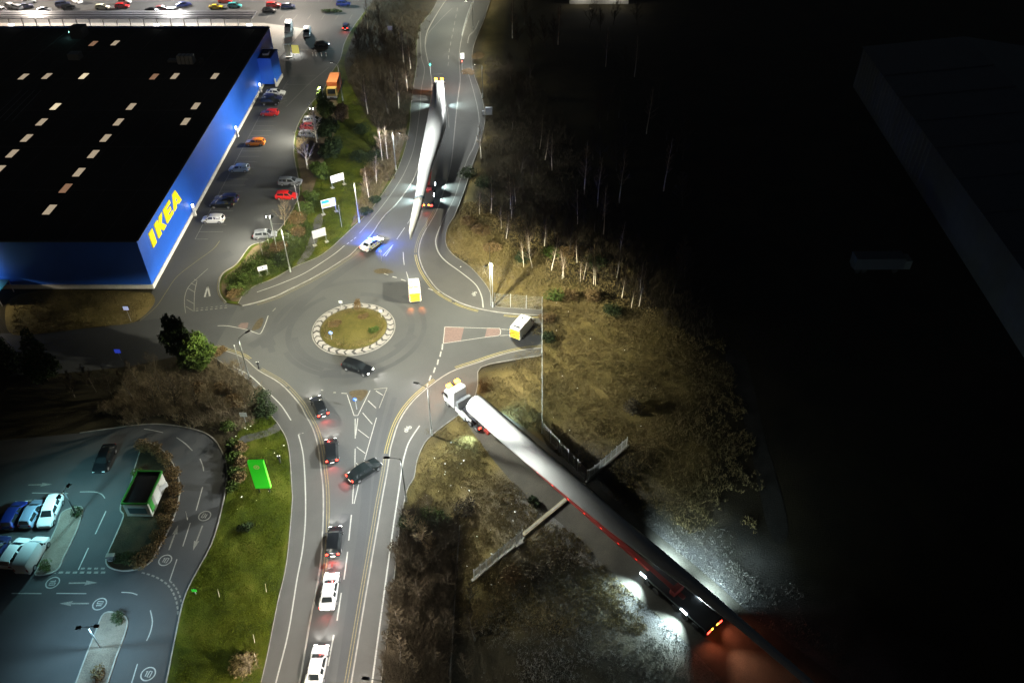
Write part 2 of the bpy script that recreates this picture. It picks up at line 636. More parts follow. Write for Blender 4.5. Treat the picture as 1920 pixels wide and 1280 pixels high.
nlk, nlo = smooth(ats(N_LEFT_KERB), 4), smooth(ats(N_LEFT_OUT), 4)
nrk, nro = smooth(ats(N_RIGHT_KERB), 4), smooth(ats(N_RIGHT_OUT), 4)
srk, sro = smooth(ats(S_RIGHT_KERB), 4), smooth(ats(S_RIGHT_OUT), 3)
slk, slo = smooth(ats(S_LEFT_KERB), 4), smooth(ats(S_LEFT_OUT), 4)
prk = smooth(ats(PARK_RIGHT), 4)

# ---- carriageways
main = nrk[::-1] + nlk + ats([(425, 569), (262, 604), (330, 668)]) + slk + srk[::-1]
sheet('road', main, ZR, M_asphalt)
sheet('side_road', ats([(446, 574), (349, 584), (262, 602), (200, 612), (100, 622), (-120, 630), (-120, 712), (100, 702), (250, 686), (330, 668), (402, 653)]), ZR + .004, M_asphalt_dark)
# the store's service road and side car park, continuing into the main car park behind
park = [(-60.9, 109.5), (-63.3, 211.8), (-200, 211.9), (-230, 235), (-230, 420), (-25, 420)] + prk[::-1] + ats([(425, 570), (349, 590), (262, 602)])
sheet('car_park', park, ZR + .008, M_asphalt)

# ---- footways, with kerb edging
slab('pavement', nlk + nlo, ZP, M_path)
slab('pavement', nrk + nro, ZP, M_path)
slab('pavement', srk + sro, ZP, M_path)
slab('pavement', slk + slo, ZP, M_path)
for k in (nlk, nrk, srk, slk):
    line('kerb', k, .16, ZP + .012, M_kerb, .16)
for k in (nro, sro, slo[4:], nlo):
    line('path_edging', k, .09, ZP + .02, M_kerb, .15)

# ---- verges
lawn_n = prk[::-1][4:] + nlo
lawn_n = nlo + ats([(840, -40), (720, -20)]) + prk[::-1]
slab('lawn', lawn_n, ZP - .03, M_lawn)
line('kerb', prk, .16, ZP - .01, M_kerb, .15)
sheet('planting_bed', smooth(ats([(446, 566), (420, 556), (416, 530), (428, 514), (452, 496), (474, 466), (502, 455), (540, 466), (535, 480), (505, 500), (480, 520), (470, 540)]), 4, True), ZP - .026, M_bed)
sheet('planting_bed', smooth(ats([(535, 430), (560, 384), (566, 350), (558, 300), (556, 262), (566, 236), (592, 198), (622, 180), (634, 200), (628, 250), (608, 300), (596, 330), (574, 392), (556, 428)]), 4, True), ZP - .022, M_bed)
sheet('planting_bed', smooth(ats([(700, 384), (738, 322), (755, 275), (762, 236), (745, 232), (718, 262), (700, 300), (684, 330), (678, 360), (664, 410), (660, 425)]), 4, True), ZP - .018, M_bed)
sheet('footpath', smooth(ats([(556, 497), (572, 470), (584, 440), (590, 412), (600, 402), (606, 410), (600, 436), (590, 468), (576, 488)]), 3, True), ZP - .014, M_path)
LAWN_S = [(524, 799), (541, 836), (548, 920), (548, 948), (538, 1055), (521, 1131), (504, 1218), (490, 1280), (462, 1390), (285, 1390), (312, 1280), (330, 1190), (350, 1110), (397, 1020), (418, 950), (436, 900), (440, 830), (452, 796), (480, 784), (507, 777)]
slab('lawn', ats(LAWN_S), ZP - .03, M_lawn)
sheet('footpath', smooth(ats([(524, 792), (500, 806), (470, 814), (450, 822), (452, 834), (474, 826), (504, 818), (528, 805)]), 3, True), ZP - .024, M_path)

# ---- dark floors of the wooded strips
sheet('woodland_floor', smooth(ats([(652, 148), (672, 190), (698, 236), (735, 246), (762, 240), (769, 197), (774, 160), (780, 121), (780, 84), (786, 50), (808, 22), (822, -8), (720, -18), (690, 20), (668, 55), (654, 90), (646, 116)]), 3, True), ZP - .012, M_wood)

# ---- lower car park
CP = [(-160, 1390), (285, 1390), (312, 1280), (330, 1190), (350, 1110), (397, 1020), (417, 950), (426, 890), (418, 850), (392, 816), (340, 800), (270, 796), (150, 812), (-160, 840)]
sheet('lower_car_park', smooth(ats(CP[1:-1]), 4) + ats([CP[-1], CP[0]]), ZR + .002, M_asphalt_dark)
line('kerb', smooth(ats(CP[1:-1]), 4), .15, ZP - .02, M_kerb, .13)
KI = smooth(ats([(272, 831), (302, 842), (322, 865), (336, 900), (335, 940), (320, 985), (297, 1030), (277, 1058), (240, 1070), (206, 1064), (200, 1046), (215, 1010), (232, 968), (226, 952), (246, 905), (256, 868)]), 4, True)
slab('kiosk_island', KI, ZP - .02, M_wood)  # dark floor colour stands in for the shade beside the kiosk
line('kerb', KI + KI[:1], .14, ZP - .005, M_kerb, .13)
CI = smooth(ats([(118, 960), (150, 950), (154, 962), (142, 1000), (122, 1040), (106, 1070), (68, 1078), (74, 1060), (92, 1020), (108, 985)]), 4, True)
slab('car_park_island', CI, ZP - .02, M_sand)
line('kerb', CI + CI[:1], .14, ZP - .005, M_kerb, .13)
MI = smooth(ats([(196, 1150), (226, 1151), (239, 1164), (234, 1190), (218, 1232), (196, 1300), (180, 1350), (120, 1350), (136, 1300), (158, 1240), (180, 1185)]), 4, True)
slab('car_park_island', MI, ZP - .02, M_sand)
line('kerb', MI + MI[:1], .14, ZP - .005, M_kerb, .13)

# ---- haul road from the field and the pale old kerb line far right
sheet('haul_road', smooth(ats([(866, 776), (884, 806), (925, 862), (980, 924), (1018, 954), (1085, 1010), (1150, 1078), (1205, 1130), (1262, 1180), (1375, 1300), (1450, 1390)]), 4)
      + smooth(ats([(1760, 1390), (1600, 1290), (1420, 1160), (1310, 1065), (1150, 935), (1000, 815), (905, 748), (893, 735)]), 4), .02, M_track)
sheet('farm_track', smooth(ats([(1360, 664), (1392, 660), (1412, 720), (1434, 820), (1458, 900), (1478, 990), (1462, 1020), (1440, 990), (1420, 900), (1398, 800), (1378, 730)]), 4, True), .012, ground_mat('worn_farm_track', [(.35, (.018, .017, .013)), (.5, (.036, .034, .028)), (.68, (.06, .057, .048))], .35, .7, 6))
sheet('soil_bank', smooth(ats([(20, 560), (80, 545), (170, 544), (262, 548), (286, 552), (288, 572), (252, 604), (190, 612), (90, 624), (26, 628), (10, 600)]), 4, True), .05, M_field)


# ================================================================== road paint (each painted mark an object of the setting)
def mark(name, pts, wd=.12, z=ZM, m=None, sm=0):
    p = ats(pts)
    if sm:
        p = smooth(p, sm)
    return line(name, p, wd, z, m or M_white)


def dash_along(name, pts, n, on, wd=.12, z=ZM, m=None):
    """n painted dashes spread along a curve"""
    P = [Vector(q) for q in smooth(ats(pts), 10)]
    cum = [0]
    for a, b in zip(P, P[1:]):
        cum.append(cum[-1] + (b - a).length)

    def pt(s):
        for k in range(len(P) - 1):
            if cum[k + 1] >= s:
                t = (s - cum[k]) / max(1e-6, cum[k + 1] - cum[k])
                return P[k].lerp(P[k + 1], t)
        return P[-1]
    T = cum[-1]
    for k in range(n):
        s0 = T * k / n
        s1 = s0 + T / n * on
        line(name, [tuple(pt(s0 + (s1 - s0) * j / 4)) for j in range(5)], wd, z, m or M_white)


def offset(P, d):
    out = []
    P = [Vector(p) for p in P]
    for k, p in enumerate(P):
        t = (P[min(k + 1, len(P) - 1)] - P[max(k - 1, 0)]).normalized()
        out.append(tuple(p + Vector((-t.y, t.x)) * d))
    return out


# cycle-lane lines on the footways
mark('cycle_lane_line', [(788, 60), (790, 107), (796, 132), (790, 169), (787, 210), (777, 275), (761, 320), (740, 356), (715, 390), (687, 424), (674, 439)], .13, ZPM, M_whitethin, 5)
dash_along('cycle_lane_dash', [(668, 446), (648, 461)], 3, .6, .13, ZPM)
mark('cycle_lane_line', [(646, 462), (625, 479), (584, 506), (560, 519), (534, 530), (508, 540), (482, 549)], .15, ZPM, M_white, 5)
mark('cycle_lane_line', [(898, 40), (890, 58), (880, 68), (877, 82)], .13, ZPM, M_white, 5)
mark('cycle_lane_line', [(877, 135), (887, 169), (896, 207), (898, 235), (890, 272), (877, 299), (865, 332), (852, 372), (835, 405), (826, 425)], .13, ZPM, M_whitethin, 5)
mark('cycle_lane_line', [(826, 425), (820, 440), (817, 455), (822, 474), (836, 491), (866, 513), (892, 535), (903, 557), (906, 578)], .2, ZPM, M_white, 6)
mark('cycle_lane_line', [(787, 799), (776, 815), (766, 832), (760, 850), (755, 872), (747, 927), (736, 1000), (723, 1094), (698, 1280), (684, 1390)], .17, ZPM, M_white, 5)
mark('cycle_lane_line', [(437, 688), (470, 706), (498, 732), (524, 757), (536, 773), (546, 789)], .15, ZPM, M_white, 5)
mark('cycle_lane_line', [(443, 682), (437, 688)], .15, ZPM, M_white)
mark('cycle_lane_line', [(560, 816), (569, 855), (573, 920), (573, 975), (568, 1030), (557, 1089), (541, 1187), (518, 1280), (498, 1370)], .15, ZPM, M_white, 5)
dash_along('cycle_lane_dash', [(560, 815), (572, 812)], 2, .6, .13, ZPM, M_whitethin)

# double yellow lines beside the kerbs
for o_ in (.42, .72):
    P = offset(srk, -o_)
    n = len(P)
    line('yellow_line', P[:int(n * .27)], .11, ZM, M_yellow)
    line('yellow_line', P[int(n * .31):int(n * .62)], .11, ZM, M_yellow)
    line('yellow_line', P[int(n * .62):], .09, ZM, M_yellowworn)
    P = offset(nrk, o_ if False else -o_)
    n = len(P)
    line('yellow_line', P[int(n * .45):int(n * .62)], .09, ZM, M_yellowworn)
    line('yellow_line', P[int(n * .62):int(n * .905)], .12, ZM, M_yellow)
    line('yellow_line', P[int(n * .935):], .12, ZM, M_yellow)
    P = offset(slk, o_)
    n = len(P)
    line('yellow_line', P[2:int(n * .16)], .1, ZM, M_yellow)
    line('yellow_line', P[int(n * .19):int(n * .8)], .1, ZM, M_yellowworn)
    P = offset(nlk, o_)
    n = len(P)
    line('yellow_line', P[int(n * .66):int(n * .97)], .08, ZM, M_yellowworn)
line('yellow_line', smooth(ats(PARK_LEFT), 5), .14, ZM, M_yellowworn)
line('yellow_line', offset(smooth(ats(PARK_RIGHT[:6]), 5), .25), .1, ZM, M_yellowworn)

# south road: splitter hatching, centre dashes
for a in ([(651, 740), (664, 779)], [(694, 732), (671, 779)], [(664, 779), (671, 779)], [(666, 785), (666, 822)], [(671, 784), (667, 816)], [(666, 841), (665, 905)], [(663, 906), (661, 944)], [(673, 906), (664, 944)],
          [(701, 730), (726, 727)], [(726, 727), (711, 765)], [(706, 783), (683, 864)], [(683, 864), (674, 905)],
          [(690, 751), (705, 765)], [(680, 774), (698, 795)], [(671, 805), (692, 821)], [(669, 838), (685, 850)], [(668, 868), (676, 876)], [(705, 733), (718, 741)]):
    mark('hatch_marking', a, .11, ZM, M_white if a[0][1] > 730 else M_whitethin)
for a in ([(659, 965), (654, 1013)], [(652, 1034), (645, 1086)], [(640, 1111), (632, 1163)], [(626, 1190), (615, 1248)], [(606, 1276), (596, 1330)]):
    mark('centre_dash', a, .15)
# give-way lines round the roundabout
for a in ([(830, 645), (829, 656)], [(827, 659), (825, 669)], [(822, 674), (820, 684)], [(816, 689), (813, 699)], [(808, 704), (805, 714)], [(802, 719), (800, 728)]):
    mark('give_way_dash', a, .22)
for a in ([(720, 513), (728, 516)], [(736, 519), (744, 521)], [(752, 524), (761, 527)], [(783, 535), (788, 537)], [(803, 541), (812, 545)], [(820, 547), (824, 549)]):
    mark('give_way_dash', a, .2)
for a in ([(602, 731), (606, 732)], [(625, 736), (630, 736)], [(640, 737), (651, 738)]):
    mark('give_way_dash', a, .2, ZM, M_whitethin)
for k in range(7):
    x = 367 + k * 9
    y = 583 - k * .9
    mark('give_way_dash', [(x, y), (x + 5, y - .5)], .2, ZM + .012, M_whitethin)
    mark('give_way_dash', [(x + 1, y - 4), (x + 5, y - 4.5)], .16, ZM + .012, M_whitethin)
# north road
for a in ([(771, 409), (764, 420)], [(759, 427), (744, 449)], [(737, 459), (718, 480)], [(737, 459), (723, 481)], [(756, 473), (756.5, 485), (758, 497)], [(762, 510), (766, 524)]):
    mark('centre_dash', a, .13)
for k in range(9):
    t0 = k / 9
    a = (858 - 16 * min(1, t0 * 1.4) + (0 if t0 < .7 else -5 * (t0 - .7)), 15 + 115 * t0)
    mark('centre_dash', [a, (a[0] - 1.2, a[1] + 7)], .12, ZM, M_whitethin)
mark('edge_line', [(848, 16), (833, 30), (818, 46), (803, 64), (798, 84)], .1, ZM, M_whitethin, 4)
mark('road_edge_marking', [(812, 140), (830, 139)], .2, ZM, M_whitethin)
mark('road_edge_marking', [(830, 178), (838, 200), (842, 240)], .1, ZM, M_whitethin, 3)
# east arm splitter
sheet('red_surfacing', ats([(834, 613.5), (870, 614.5), (864, 640), (831, 643.5)]), ZM - .004, M_red)
sheet('red_surfacing', ats([(913, 616), (936, 616), (939, 620), (938, 626), (933, 629), (909, 632)]), ZM - .004, M_red)
for a in ([(834, 613), (913, 615.7)], [(831, 644), (909, 632.5)], [(913, 615.5), (937, 615.8)], [(909, 632.5), (934, 629.5)], [(834, 613), (831, 644)], [(937, 616), (939, 621), (938, 627), (934, 629.5)],
          [(940, 617.3), (956, 618.3)], [(938, 629.4), (956, 628.4)], [(1004, 623), (1016, 624)], [(1004, 623), (1014, 626)]):
    mark('splitter_line', a, .1, ZM, M_white)
# west arm island
sheet('red_surfacing', ats([(446, 612), (452, 606), (466, 605), (464, 615), (455, 618)]), ZM - .003, M_red)
mark('splitter_line', [(408, 611), (424, 611), (440, 613.5), (465, 619), (480, 624.5), (487, 626), (491, 622), (497, 609), (503, 592)], .13, ZM, M_white, 3)
mark('splitter_line', [(511, 584), (517, 578)], .12, ZM, M_whitethin)
# store service road paint
mark('hatch_marking', [(348, 587), (346, 561), (353, 539), (371, 521), (390, 504)], .12, ZM, M_whitethin, 4)
mark('hatch_marking', [(364, 584), (365, 550), (369, 529)], .12, ZM, M_whitethin, 4)
for a in ([(350, 562), (364, 570)], [(349, 575), (362, 583)], [(353, 541), (365, 548)], [(358, 531), (368, 536)], [(364, 524), (370, 527)]):
    mark('hatch_marking', a, .12, ZM, M_whitethin)
mark('give_way_triangle', [(389.5, 537), (384, 557), (393.5, 555.5), (389.5, 537)], .28, ZM, M_white)
# parking bays beside the store (2.5 m pitch)
bay_x0 = lambda y: -58.45 - .0195 * (y - 124.6)
for k in range(26):
    y = 124.6 + k * 2.52
    if k in (22, 23):
        continue
    line('bay_line', [(bay_x0(y), y), (bay_x0(y) + (4.5 if k else 2.4), y + .02)], .1, ZM, M_whitethin)
line('bay_line', [(bay_x0(124.6), 124.6), (bay_x0(178), 178)], .1, ZM, M_whitethin)
for k in range(7):
    line('bay_line', [(-54.9 - .9 * k * .45, 186.6 + k * 2.1), (-57.6, 184 + k * 1.7)], .09, ZM, M_whitethin)
line('bay_line', [(-54.4, 183), (-51.6, 197), (-48.5, 208)], .1, ZM, M_whitethin)
line('bay_line', [(-59.2, 186.4), (-54.8, 186.5)], .1, ZM, M_whitethin)
for y in (202, 196.5):
    line('bay_line', [(-57.5, y), (-50.8, y + .1)], .09, ZM, M_whitethin)
for y in (127.9, 129.9, 132.7, 135.3, 143.6, 150.5, 153.1):
    line('bay_line', [(-44.6 - (.06 * (150 - y)), y), (-41.2 - (.06 * (150 - y)), y + .05)], .1, ZM, M_whitethin)
# main car park bays
for j in range(6):
    yb = 246 + j * 17
    for k in range(38):
        xx = -196 + k * 4.2
        line('bay_line', [(xx, yb), (xx + .2, yb + 4.6)], .1, ZM, M_whitethin) if (j < 2) else None
line('road_edge_marking', [(-62, 221), (-49, 221)], .12, ZM, M_yellow)
# lower car park paint
for a in ([(241, 1085), (256, 1086), (262, 1089)],):
    pass
for a, sm in (([(150, 922), (176, 922), (190, 926), (197, 934)], 4), ([(199, 958), (179, 1001)], 0), ([(166, 1027), (147, 1068)], 0), ([(380, 913), (368, 957)], 0), ([(357, 980), (343, 1024)], 0),
              ([(332, 1048), (318, 1089)], 0), ([(270, 804), (288, 807), (306, 811)], 3), ([(331, 820), (348, 832), (361, 845)], 3), ([(375, 860), (380, 872), (382, 883)], 3),
              ([(228, 1110), (246, 1111), (258, 1115)], 3), ([(282, 1144), (286, 1165), (282, 1185), (275, 1201)], 4), ([(258, 1244), (247, 1280)], 0), ([(22, 1112), (78, 1112.5)], 0), ([(106, 1112), (162, 1112.5)], 0), ([(60, 924), (128, 925)], 0)):
    mark('lane_line', a, .12, ZM, M_white, sm)
for k in range(9):
    x = 84 + k * 13.2
    mark('give_way_dash', [(x, 1073), (x + 8, 1073)], .28, ZM, M_whitethin)
for k in range(4):
    x = 152 + k * 12.5
    mark('give_way_dash', [(x, 1065.5), (x + 7, 1065.5)], .24, ZM, M_whitethin)
dash_along('give_way_dash', [(266, 1073), (286, 1079), (304, 1088), (318, 1100), (328, 1118), (333, 1138), (334, 1155)], 13, .62, .2, ZM, M_whitethin)
dash_along('give_way_dash', [(319, 1089), (330, 1102), (338, 1120), (342, 1140)], 7, .62, .18, ZM, M_whitethin)


def arrow(tail, tip, z=ZM):
    a, b = Vector(at(*tail)), Vector(at(*tip))
    d = (b - a)
    L_ = d.length
    d.normalize()
    n = Vector((-d.y, d.x))
    pts = [a + n * .09, a + d * (L_ - 1.3) + n * .09, a + d * (L_ - 1.4) + n * .32, b, a + d * (L_ - 1.4) - n * .32, a + d * (L_ - 1.3) - n * .09, a - n * .09]
    q = MB()
    q.sheet([tuple(p) for p in pts], z)
    struct('arrow_marking', q, M_whitethin)


for t_, p_ in (((129, 1093), (183, 1092)), ((167, 1131), (112, 1131)), ((53, 909), (98, 908)), ((85, 940), (38, 940)), ((317, 1031), (334, 984)), ((380, 985), (362, 1032)), ((342, 1025), (359, 979))):
    if t_ != (342, 1025):
        arrow(t_, p_)


def ring_pts(c, r, n=28):
    return [(c[0] + r * math.cos(2 * PI * k / n), c[1] + r * math.sin(2 * PI * k / n)) for k in range(n + 1)]


def strokes(name, segs, c, ang, s, wd, z, m):
    q = MB()
    ca, sa = math.cos(ang), math.sin(ang)
    for sg in segs:
        q.ribbon([(c[0] + (x * ca - y * sa) * s, c[1] + (x * sa + y * ca) * s) for x, y in sg], wd, z)
    struct(name, q, m)


# speed-limit roundels ("10")
TEN = [[(-.5, .3), (-.3, .5), (-.3, -.5)], [(.05, .5), (.5, .5), (.5, -.5), (.05, -.5), (.05, .5)]]
for (px, py), ang in (((384, 967), 2.9), ((310, 1050), -.2), ((187, 1132), 1.5), ((278, 1263), -.15), ((99, 1092), -1.5)):
    c = at(px, py)
    line('speed_roundel', ring_pts(c, .72), .13, ZM, M_white)
    strokes('speed_numeral', TEN, c, ang, .62, .12, ZM + .002, M_white)
# bicycle symbols on the shared path
BIKE = [[(-.6 + .34 * math.cos(t), -.2 + .34 * math.sin(t)) for t in [2 * PI * k / 14 for k in range(15)]], [(.6 + .34 * math.cos(t), -.2 + .34 * math.sin(t)) for t in [2 * PI * k / 14 for k in range(15)]],
        [(-.6, -.2), (-.2, .3), (.4, .3), (.05, -.25), (-.6, -.2)], [(.05, -.25), (-.28, .5)], [(-.45, .5), (-.1, .5)], [(.6, -.2), (.34, .52), (.6, .58)]]
strokes('cycle_symbol', BIKE, at(764, 805), 1.0, .62, .13, ZPM + .002, M_white)
strokes('cycle_symbol', BIKE, at(889, 552), 1.3, .62, .13, ZPM + .002, M_white)

# ---- dark repair patches and wheel-worn strips on the south road
for k_, (pts, wd) in enumerate((([(722, 735), (706, 800), (694, 850), (688, 900), (680, 990), (664, 1100), (640, 1280), (624, 1390)], 1.1), ([(740, 745), (724, 800), (713, 850), (706, 900), (696, 990), (679, 1100), (652, 1280), (636, 1390)], .7),)):
    line('worn_wheel_track', smooth(ats(pts), 6), wd, ZR + .003 + .004 * k_, M_asphalt_dark)
line('worn_wheel_track', smooth(ats([(470, 650), (530, 610), (575, 560), (640, 510), (690, 478)]), 6), 1.6, ZR + .003, M_asphalt_dark)

# drain covers by the kerbs and brown silt stains on the splitters
for k_, (r_, a0, a1, w_) in enumerate(((9.2, -2.9, 1.6, 1.0), (11.2, -2.6, .9, .8), (13.0, 1.2, 3.6, 1.0), (10.2, 2.2, 4.4, .9))):
    line('worn_wheel_track', [(-25.2 + r_ * math.cos(a0 + (a1 - a0) * j / 24), 98.45 + r_ * math.sin(a0 + (a1 - a0) * j / 24)) for j in range(25)], w_, ZR + .0045 + .0011 * k_, M_asphalt_dark)
for k_, (px, py, w_, h_, a_) in enumerate(((620, 700, 3.2, 1.6, .2), (708, 960, 1.2, 4.5, -.1), (500, 640, 2.2, 3.0, .5), (640, 1000, 1.4, 6.0, -.08), (760, 640, 4.0, 1.3, .9), (800, 300, 2.0, 6.0, .1), (420, 480, 3.0, 2.0, .7), (470, 340, 2.2, 5.0, 0))):
    x, y = at(px, py)
    q = MB()
    q.sheet([(x + (dx * math.cos(a_) - dy * math.sin(a_)), y + (dx * math.sin(a_) + dy * math.cos(a_))) for dx, dy in ((-w_ / 2, -h_ / 2), (w_ / 2, -h_ / 2), (w_ / 2, h_ / 2), (-w_ / 2, h_ / 2))], ZR + .0115)
    struct('tarmac_patch', q, M_asphalt_dark)
M_drain = mat('drain_iron', (.02, .02, .018), .7)
for px, py in ((688, 1127), (592, 1119), (733, 851), (603, 905), (540, 727), (705, 432), (792, 470), (850, 566), (455, 580), (896, 684)):
    x, y = at(px, py)
    q = MB()
    q.sheet([(x - .28, y - .26), (x + .28, y - .26), (x + .28, y + .26), (x - .28, y + .26)], ZM + .004)
    struct('drain_cover', q, M_drain)
M_silt = mat('brown_silt', (.06, .047, .026), .95, var=.35, scale=2.5, spec=.05)
for pts in ([(655, 735), (672, 731), (690, 733), (684, 745), (676, 752), (668, 748), (660, 744)], [(700, 508), (712, 504), (728, 505), (738, 511), (722, 513), (708, 513)], [(484, 600), (494, 597), (490, 612), (482, 618), (472, 618)]):
    sheet('silt_stain', smooth(ats(pts), 4, True), ZR + .010, M_silt)

# ================================================================== roundabout island
isl = bpy.data.objects.new('roundabout_island', None)
C.objects.link(isl)
ICX, ICY, IR = -25.2, 98.45, 6.45
isl.location = (ICX, ICY, 0)
isl['kind'] = 'structure'
q = MB()
rings = [(IR, .03), (IR, .12), (5.25, .20), (5.2, .26), (4.2, .42), (2.6, .62), (1.0, .72)]
NN = 48
for r, z in rings:
    for k in range(NN):
        a = 2 * PI * k / NN
        q.v.append((r * math.cos(a), r * math.sin(a), z))
q.v.append((0, 0, .74))
for j in range(len(rings) - 1):
    for k in range(NN):
        k2 = (k + 1) % NN
        q.f.append((j * NN + k, j * NN + k2, (j + 1) * NN + k2, (j + 1) * NN + k))
        q.m.append(0 if j < 2 else 1)
for k in range(NN):
    q.f.append(((len(rings) - 1) * NN + k, (len(rings) - 1) * NN + (k + 1) % NN, len(q.v) - 1))
    q.m.append(1)
M_chevdark = mat('dark_apron_setts', (.035, .033, .03), .9, var=.3, scale=4)
M_chev = mat('white_chevron_block', (.20, .185, .165), .8, var=.22, scale=1.6, bump=.2, bscale=14)
M_isl = ground_mat('island_turf', [(.33, (.03, .026, .006)), (.47, (.062, .054, .012)), (.58, (.088, .074, .02)), (.72, (.115, .095, .04))], .3, .9, 5)
o = q.build('mound', [M_chevdark, M_isl], isl, True)
q = MB()
q.ribbon(ring_pts((0, 0), IR + .08, 64), .14, .135, 0, .12)
q.build('kerb', M_kerb, isl)
NB = 28
q = MB()
step = 2 * PI / NB
ts = [0, .5, 1.0]


def cp(t, a):
    r = 5.36 + t * .98
    return (r * math.cos(a), r * math.sin(a), .2 - .075 * (r - 5.25) / 1.2 + .035)


lead = -.30 * step
g = .70 * step
outl = [cp(0, 0), cp(.5, lead), cp(1, 0), cp(1, g), cp(.5, g + lead), cp(0, g)]
q.v += outl + [(x, y, z - .06) for x, y, z in outl]
q.f += [(0, 1, 4, 5), (1, 2, 3, 4)]
q.f = [f[::-1] if (Vector(q.v[f[1]]) - Vector(q.v[f[0]])).cross(Vector(q.v[f[2]]) - Vector(q.v[f[0]])).z < 0 else f for f in q.f]
for k in range(6):
    k2 = (k + 1) % 6
    q.f.append((k2, k, 6 + k, 6 + k2))
q.m = [0] * len(q.f)
bm_ = q.mesh('block', M_chev)
for k in range(NB):
    add('block', bm_, isl, rot=(0, 0, k * step + random.Random(k).uniform(-.01, .01)))


# ================================================================== THE BLUE STORE
SH = 9.4
M_blue = mat('blue_cladding', (.014, .115, .62), .5, var=.08, scale=.25)
M_bluefront = M_blue
M_roof = mat('roof_membrane', (.016, .016, .018), 1.0, var=.3, scale=.4, spec=.1)
M_plinth = mat('white_plinth', (.62, .6, .54), .7, var=.1, scale=1)
M_yel = mat('yellow_sign_letters', (.85, .66, .005), .45, emit=(1, .78, .0), estr=.55)
M_skyl = mat('skylight_glazing', (.5, .45, .35), .4, emit=(1, .80, .55), estr=.42)
M_skyb = mat('skylight_glazing_bright', (.6, .55, .45), .4, emit=(1, .84, .55), estr=.9)
M_skyd = mat('skylight_glazing_dim', (.4, .3, .22), .4, emit=(1, .55, .32), estr=.26)
M_grey = mat('grey_sheet_metal', (.2, .21, .22), .5, .4, var=.15, scale=3)
M_white_p = mat('white_paint', (.75, .75, .72), .5)
M_whitelit = mat('white_lamp_face', (.9, .9, .85), .4, emit=(1, .98, .92), estr=9)

NR, FR, LX = (-60.9, 109.4), (-63.3, 211.75), -190.0
wx = lambda y: NR[0] + (FR[0] - NR[0]) * (y - NR[1]) / (FR[1] - NR[1])
store = thing('store_building', 'huge blue box of a furniture store with a flat black roof and yellow letters', 'store', (0, 0, 0))
fp = [(LX, NR[1]), NR, FR, (LX - 2, FR[1])]
T = .25
walls = MB()
for a, b in zip(fp, fp[1:] + fp[:1]):
    d = (Vector(b) - Vector(a))
    n = Vector((-d.y, d.x)).normalized() * T
    walls.prism([a, b, (b[0] + n.x, b[1] + n.y), (a[0] + n.x, a[1] + n.y)], .72, SH)
wn_names = ['wall', 'wall', 'wall', 'wall']
i0 = 0
# one mesh per wall
walls = None
for a, b in zip(fp, fp[1:] + fp[:1]):
    d = (Vector(b) - Vector(a))
    L_ = d.length
    d.normalize()
    n = Vector((-d.y, d.x)) * T
    e = d * .003
    q = MB()
    a2, b2 = Vector(a) + d * (T + .003), Vector(b) - d * .0
    a2 = Vector(a) if a == NR or a == FR else Vector(a)
    q.prism([tuple(a2), tuple(b2), tuple(b2 + n - d * T), tuple(a2 + n + d * T)], .70, SH)
    # shallow standing seams of the cladding, every 3 m
    out = -n.normalized() * .03
    wl = q.build('wall', M_blue, store)
q = MB()
q.prism([(LX + T, NR[1] + T), (NR[0] - T, NR[1] + T), (FR[0] - T, FR[1] - T), (LX - 2 + T, FR[1] - T)], SH - .9, SH - .28)
q.build('roof', M_roof, store)
q = MB()
for k in range(1, 22):
    x_ = NR[0] - k * 6.0
    q.box(x_, (NR[1] + FR[1]) / 2, SH - .255, .16, FR[1] - NR[1] - 1.2, .05)
for k in range(1, 6):
    q.box((NR[0] + LX) / 2, NR[1] + k * 17, SH - .25, NR[0] - LX - 4, .18, .06)
q.build('roof_seam', mat('roof_seam_felt', (.03, .03, .034), .8), store)['kind'] = 'stuff'
q = MB()
for a, b in zip(fp, fp[1:] + fp[:1]):
    q.ribbon([a, b], .42, SH + .06, 0, .12)
q.build('parapet_cap', mat('dark_parapet', (.035, .037, .042), .6), store)
# plinth on the two sides in view
q = MB()
d = (Vector(FR) - Vector(NR)).normalized()
n = Vector((d.y, -d.x)) * .22
q.prism([(NR[0] + n.x * .2, NR[1] - .22), (NR[0] + n.x, NR[1] - .22), (FR[0] + n.x, FR[1]), (FR[0], FR[1])], .02, .80)
q.build('plinth', M_plinth, store)
q = MB()
q.prism([(LX, NR[1]), (LX, NR[1] - .22), (NR[0] + .03, NR[1] - .22), (NR[0] + .03, NR[1])], .02, .82)
q.build('plinth', M_plinth, store)
# ventilation tower on the side wall
tw = [(-63.0, 195.2), (-59.57, 195.2), (-59.4, 201.6), (-63.1, 201.6)]
q = MB()
q.prism(tw, .7, 7.2)
twr = q.build('stair_tower', M_blue, store)
q = MB()
q.prism([(-62.7, 195.6), (-59.9, 195.6), (-59.75, 201.2), (-62.8, 201.2)], 7.2, 7.26)
q.build('tower_roof', M_blk, twr)
q = MB()
q.box(-61.2, 198.2, 7.5, 1.4, 2.2, .5)
q.build('roof_vent', M_grey, twr)
q = MB()
q.box(-59.45, 195.1, 1.1, .3, .3, 2.2)
q.box(-59.3, 198.4, .45, .3, 6.4, .9)
q.build('tower_plinth', M_plinth, twr)

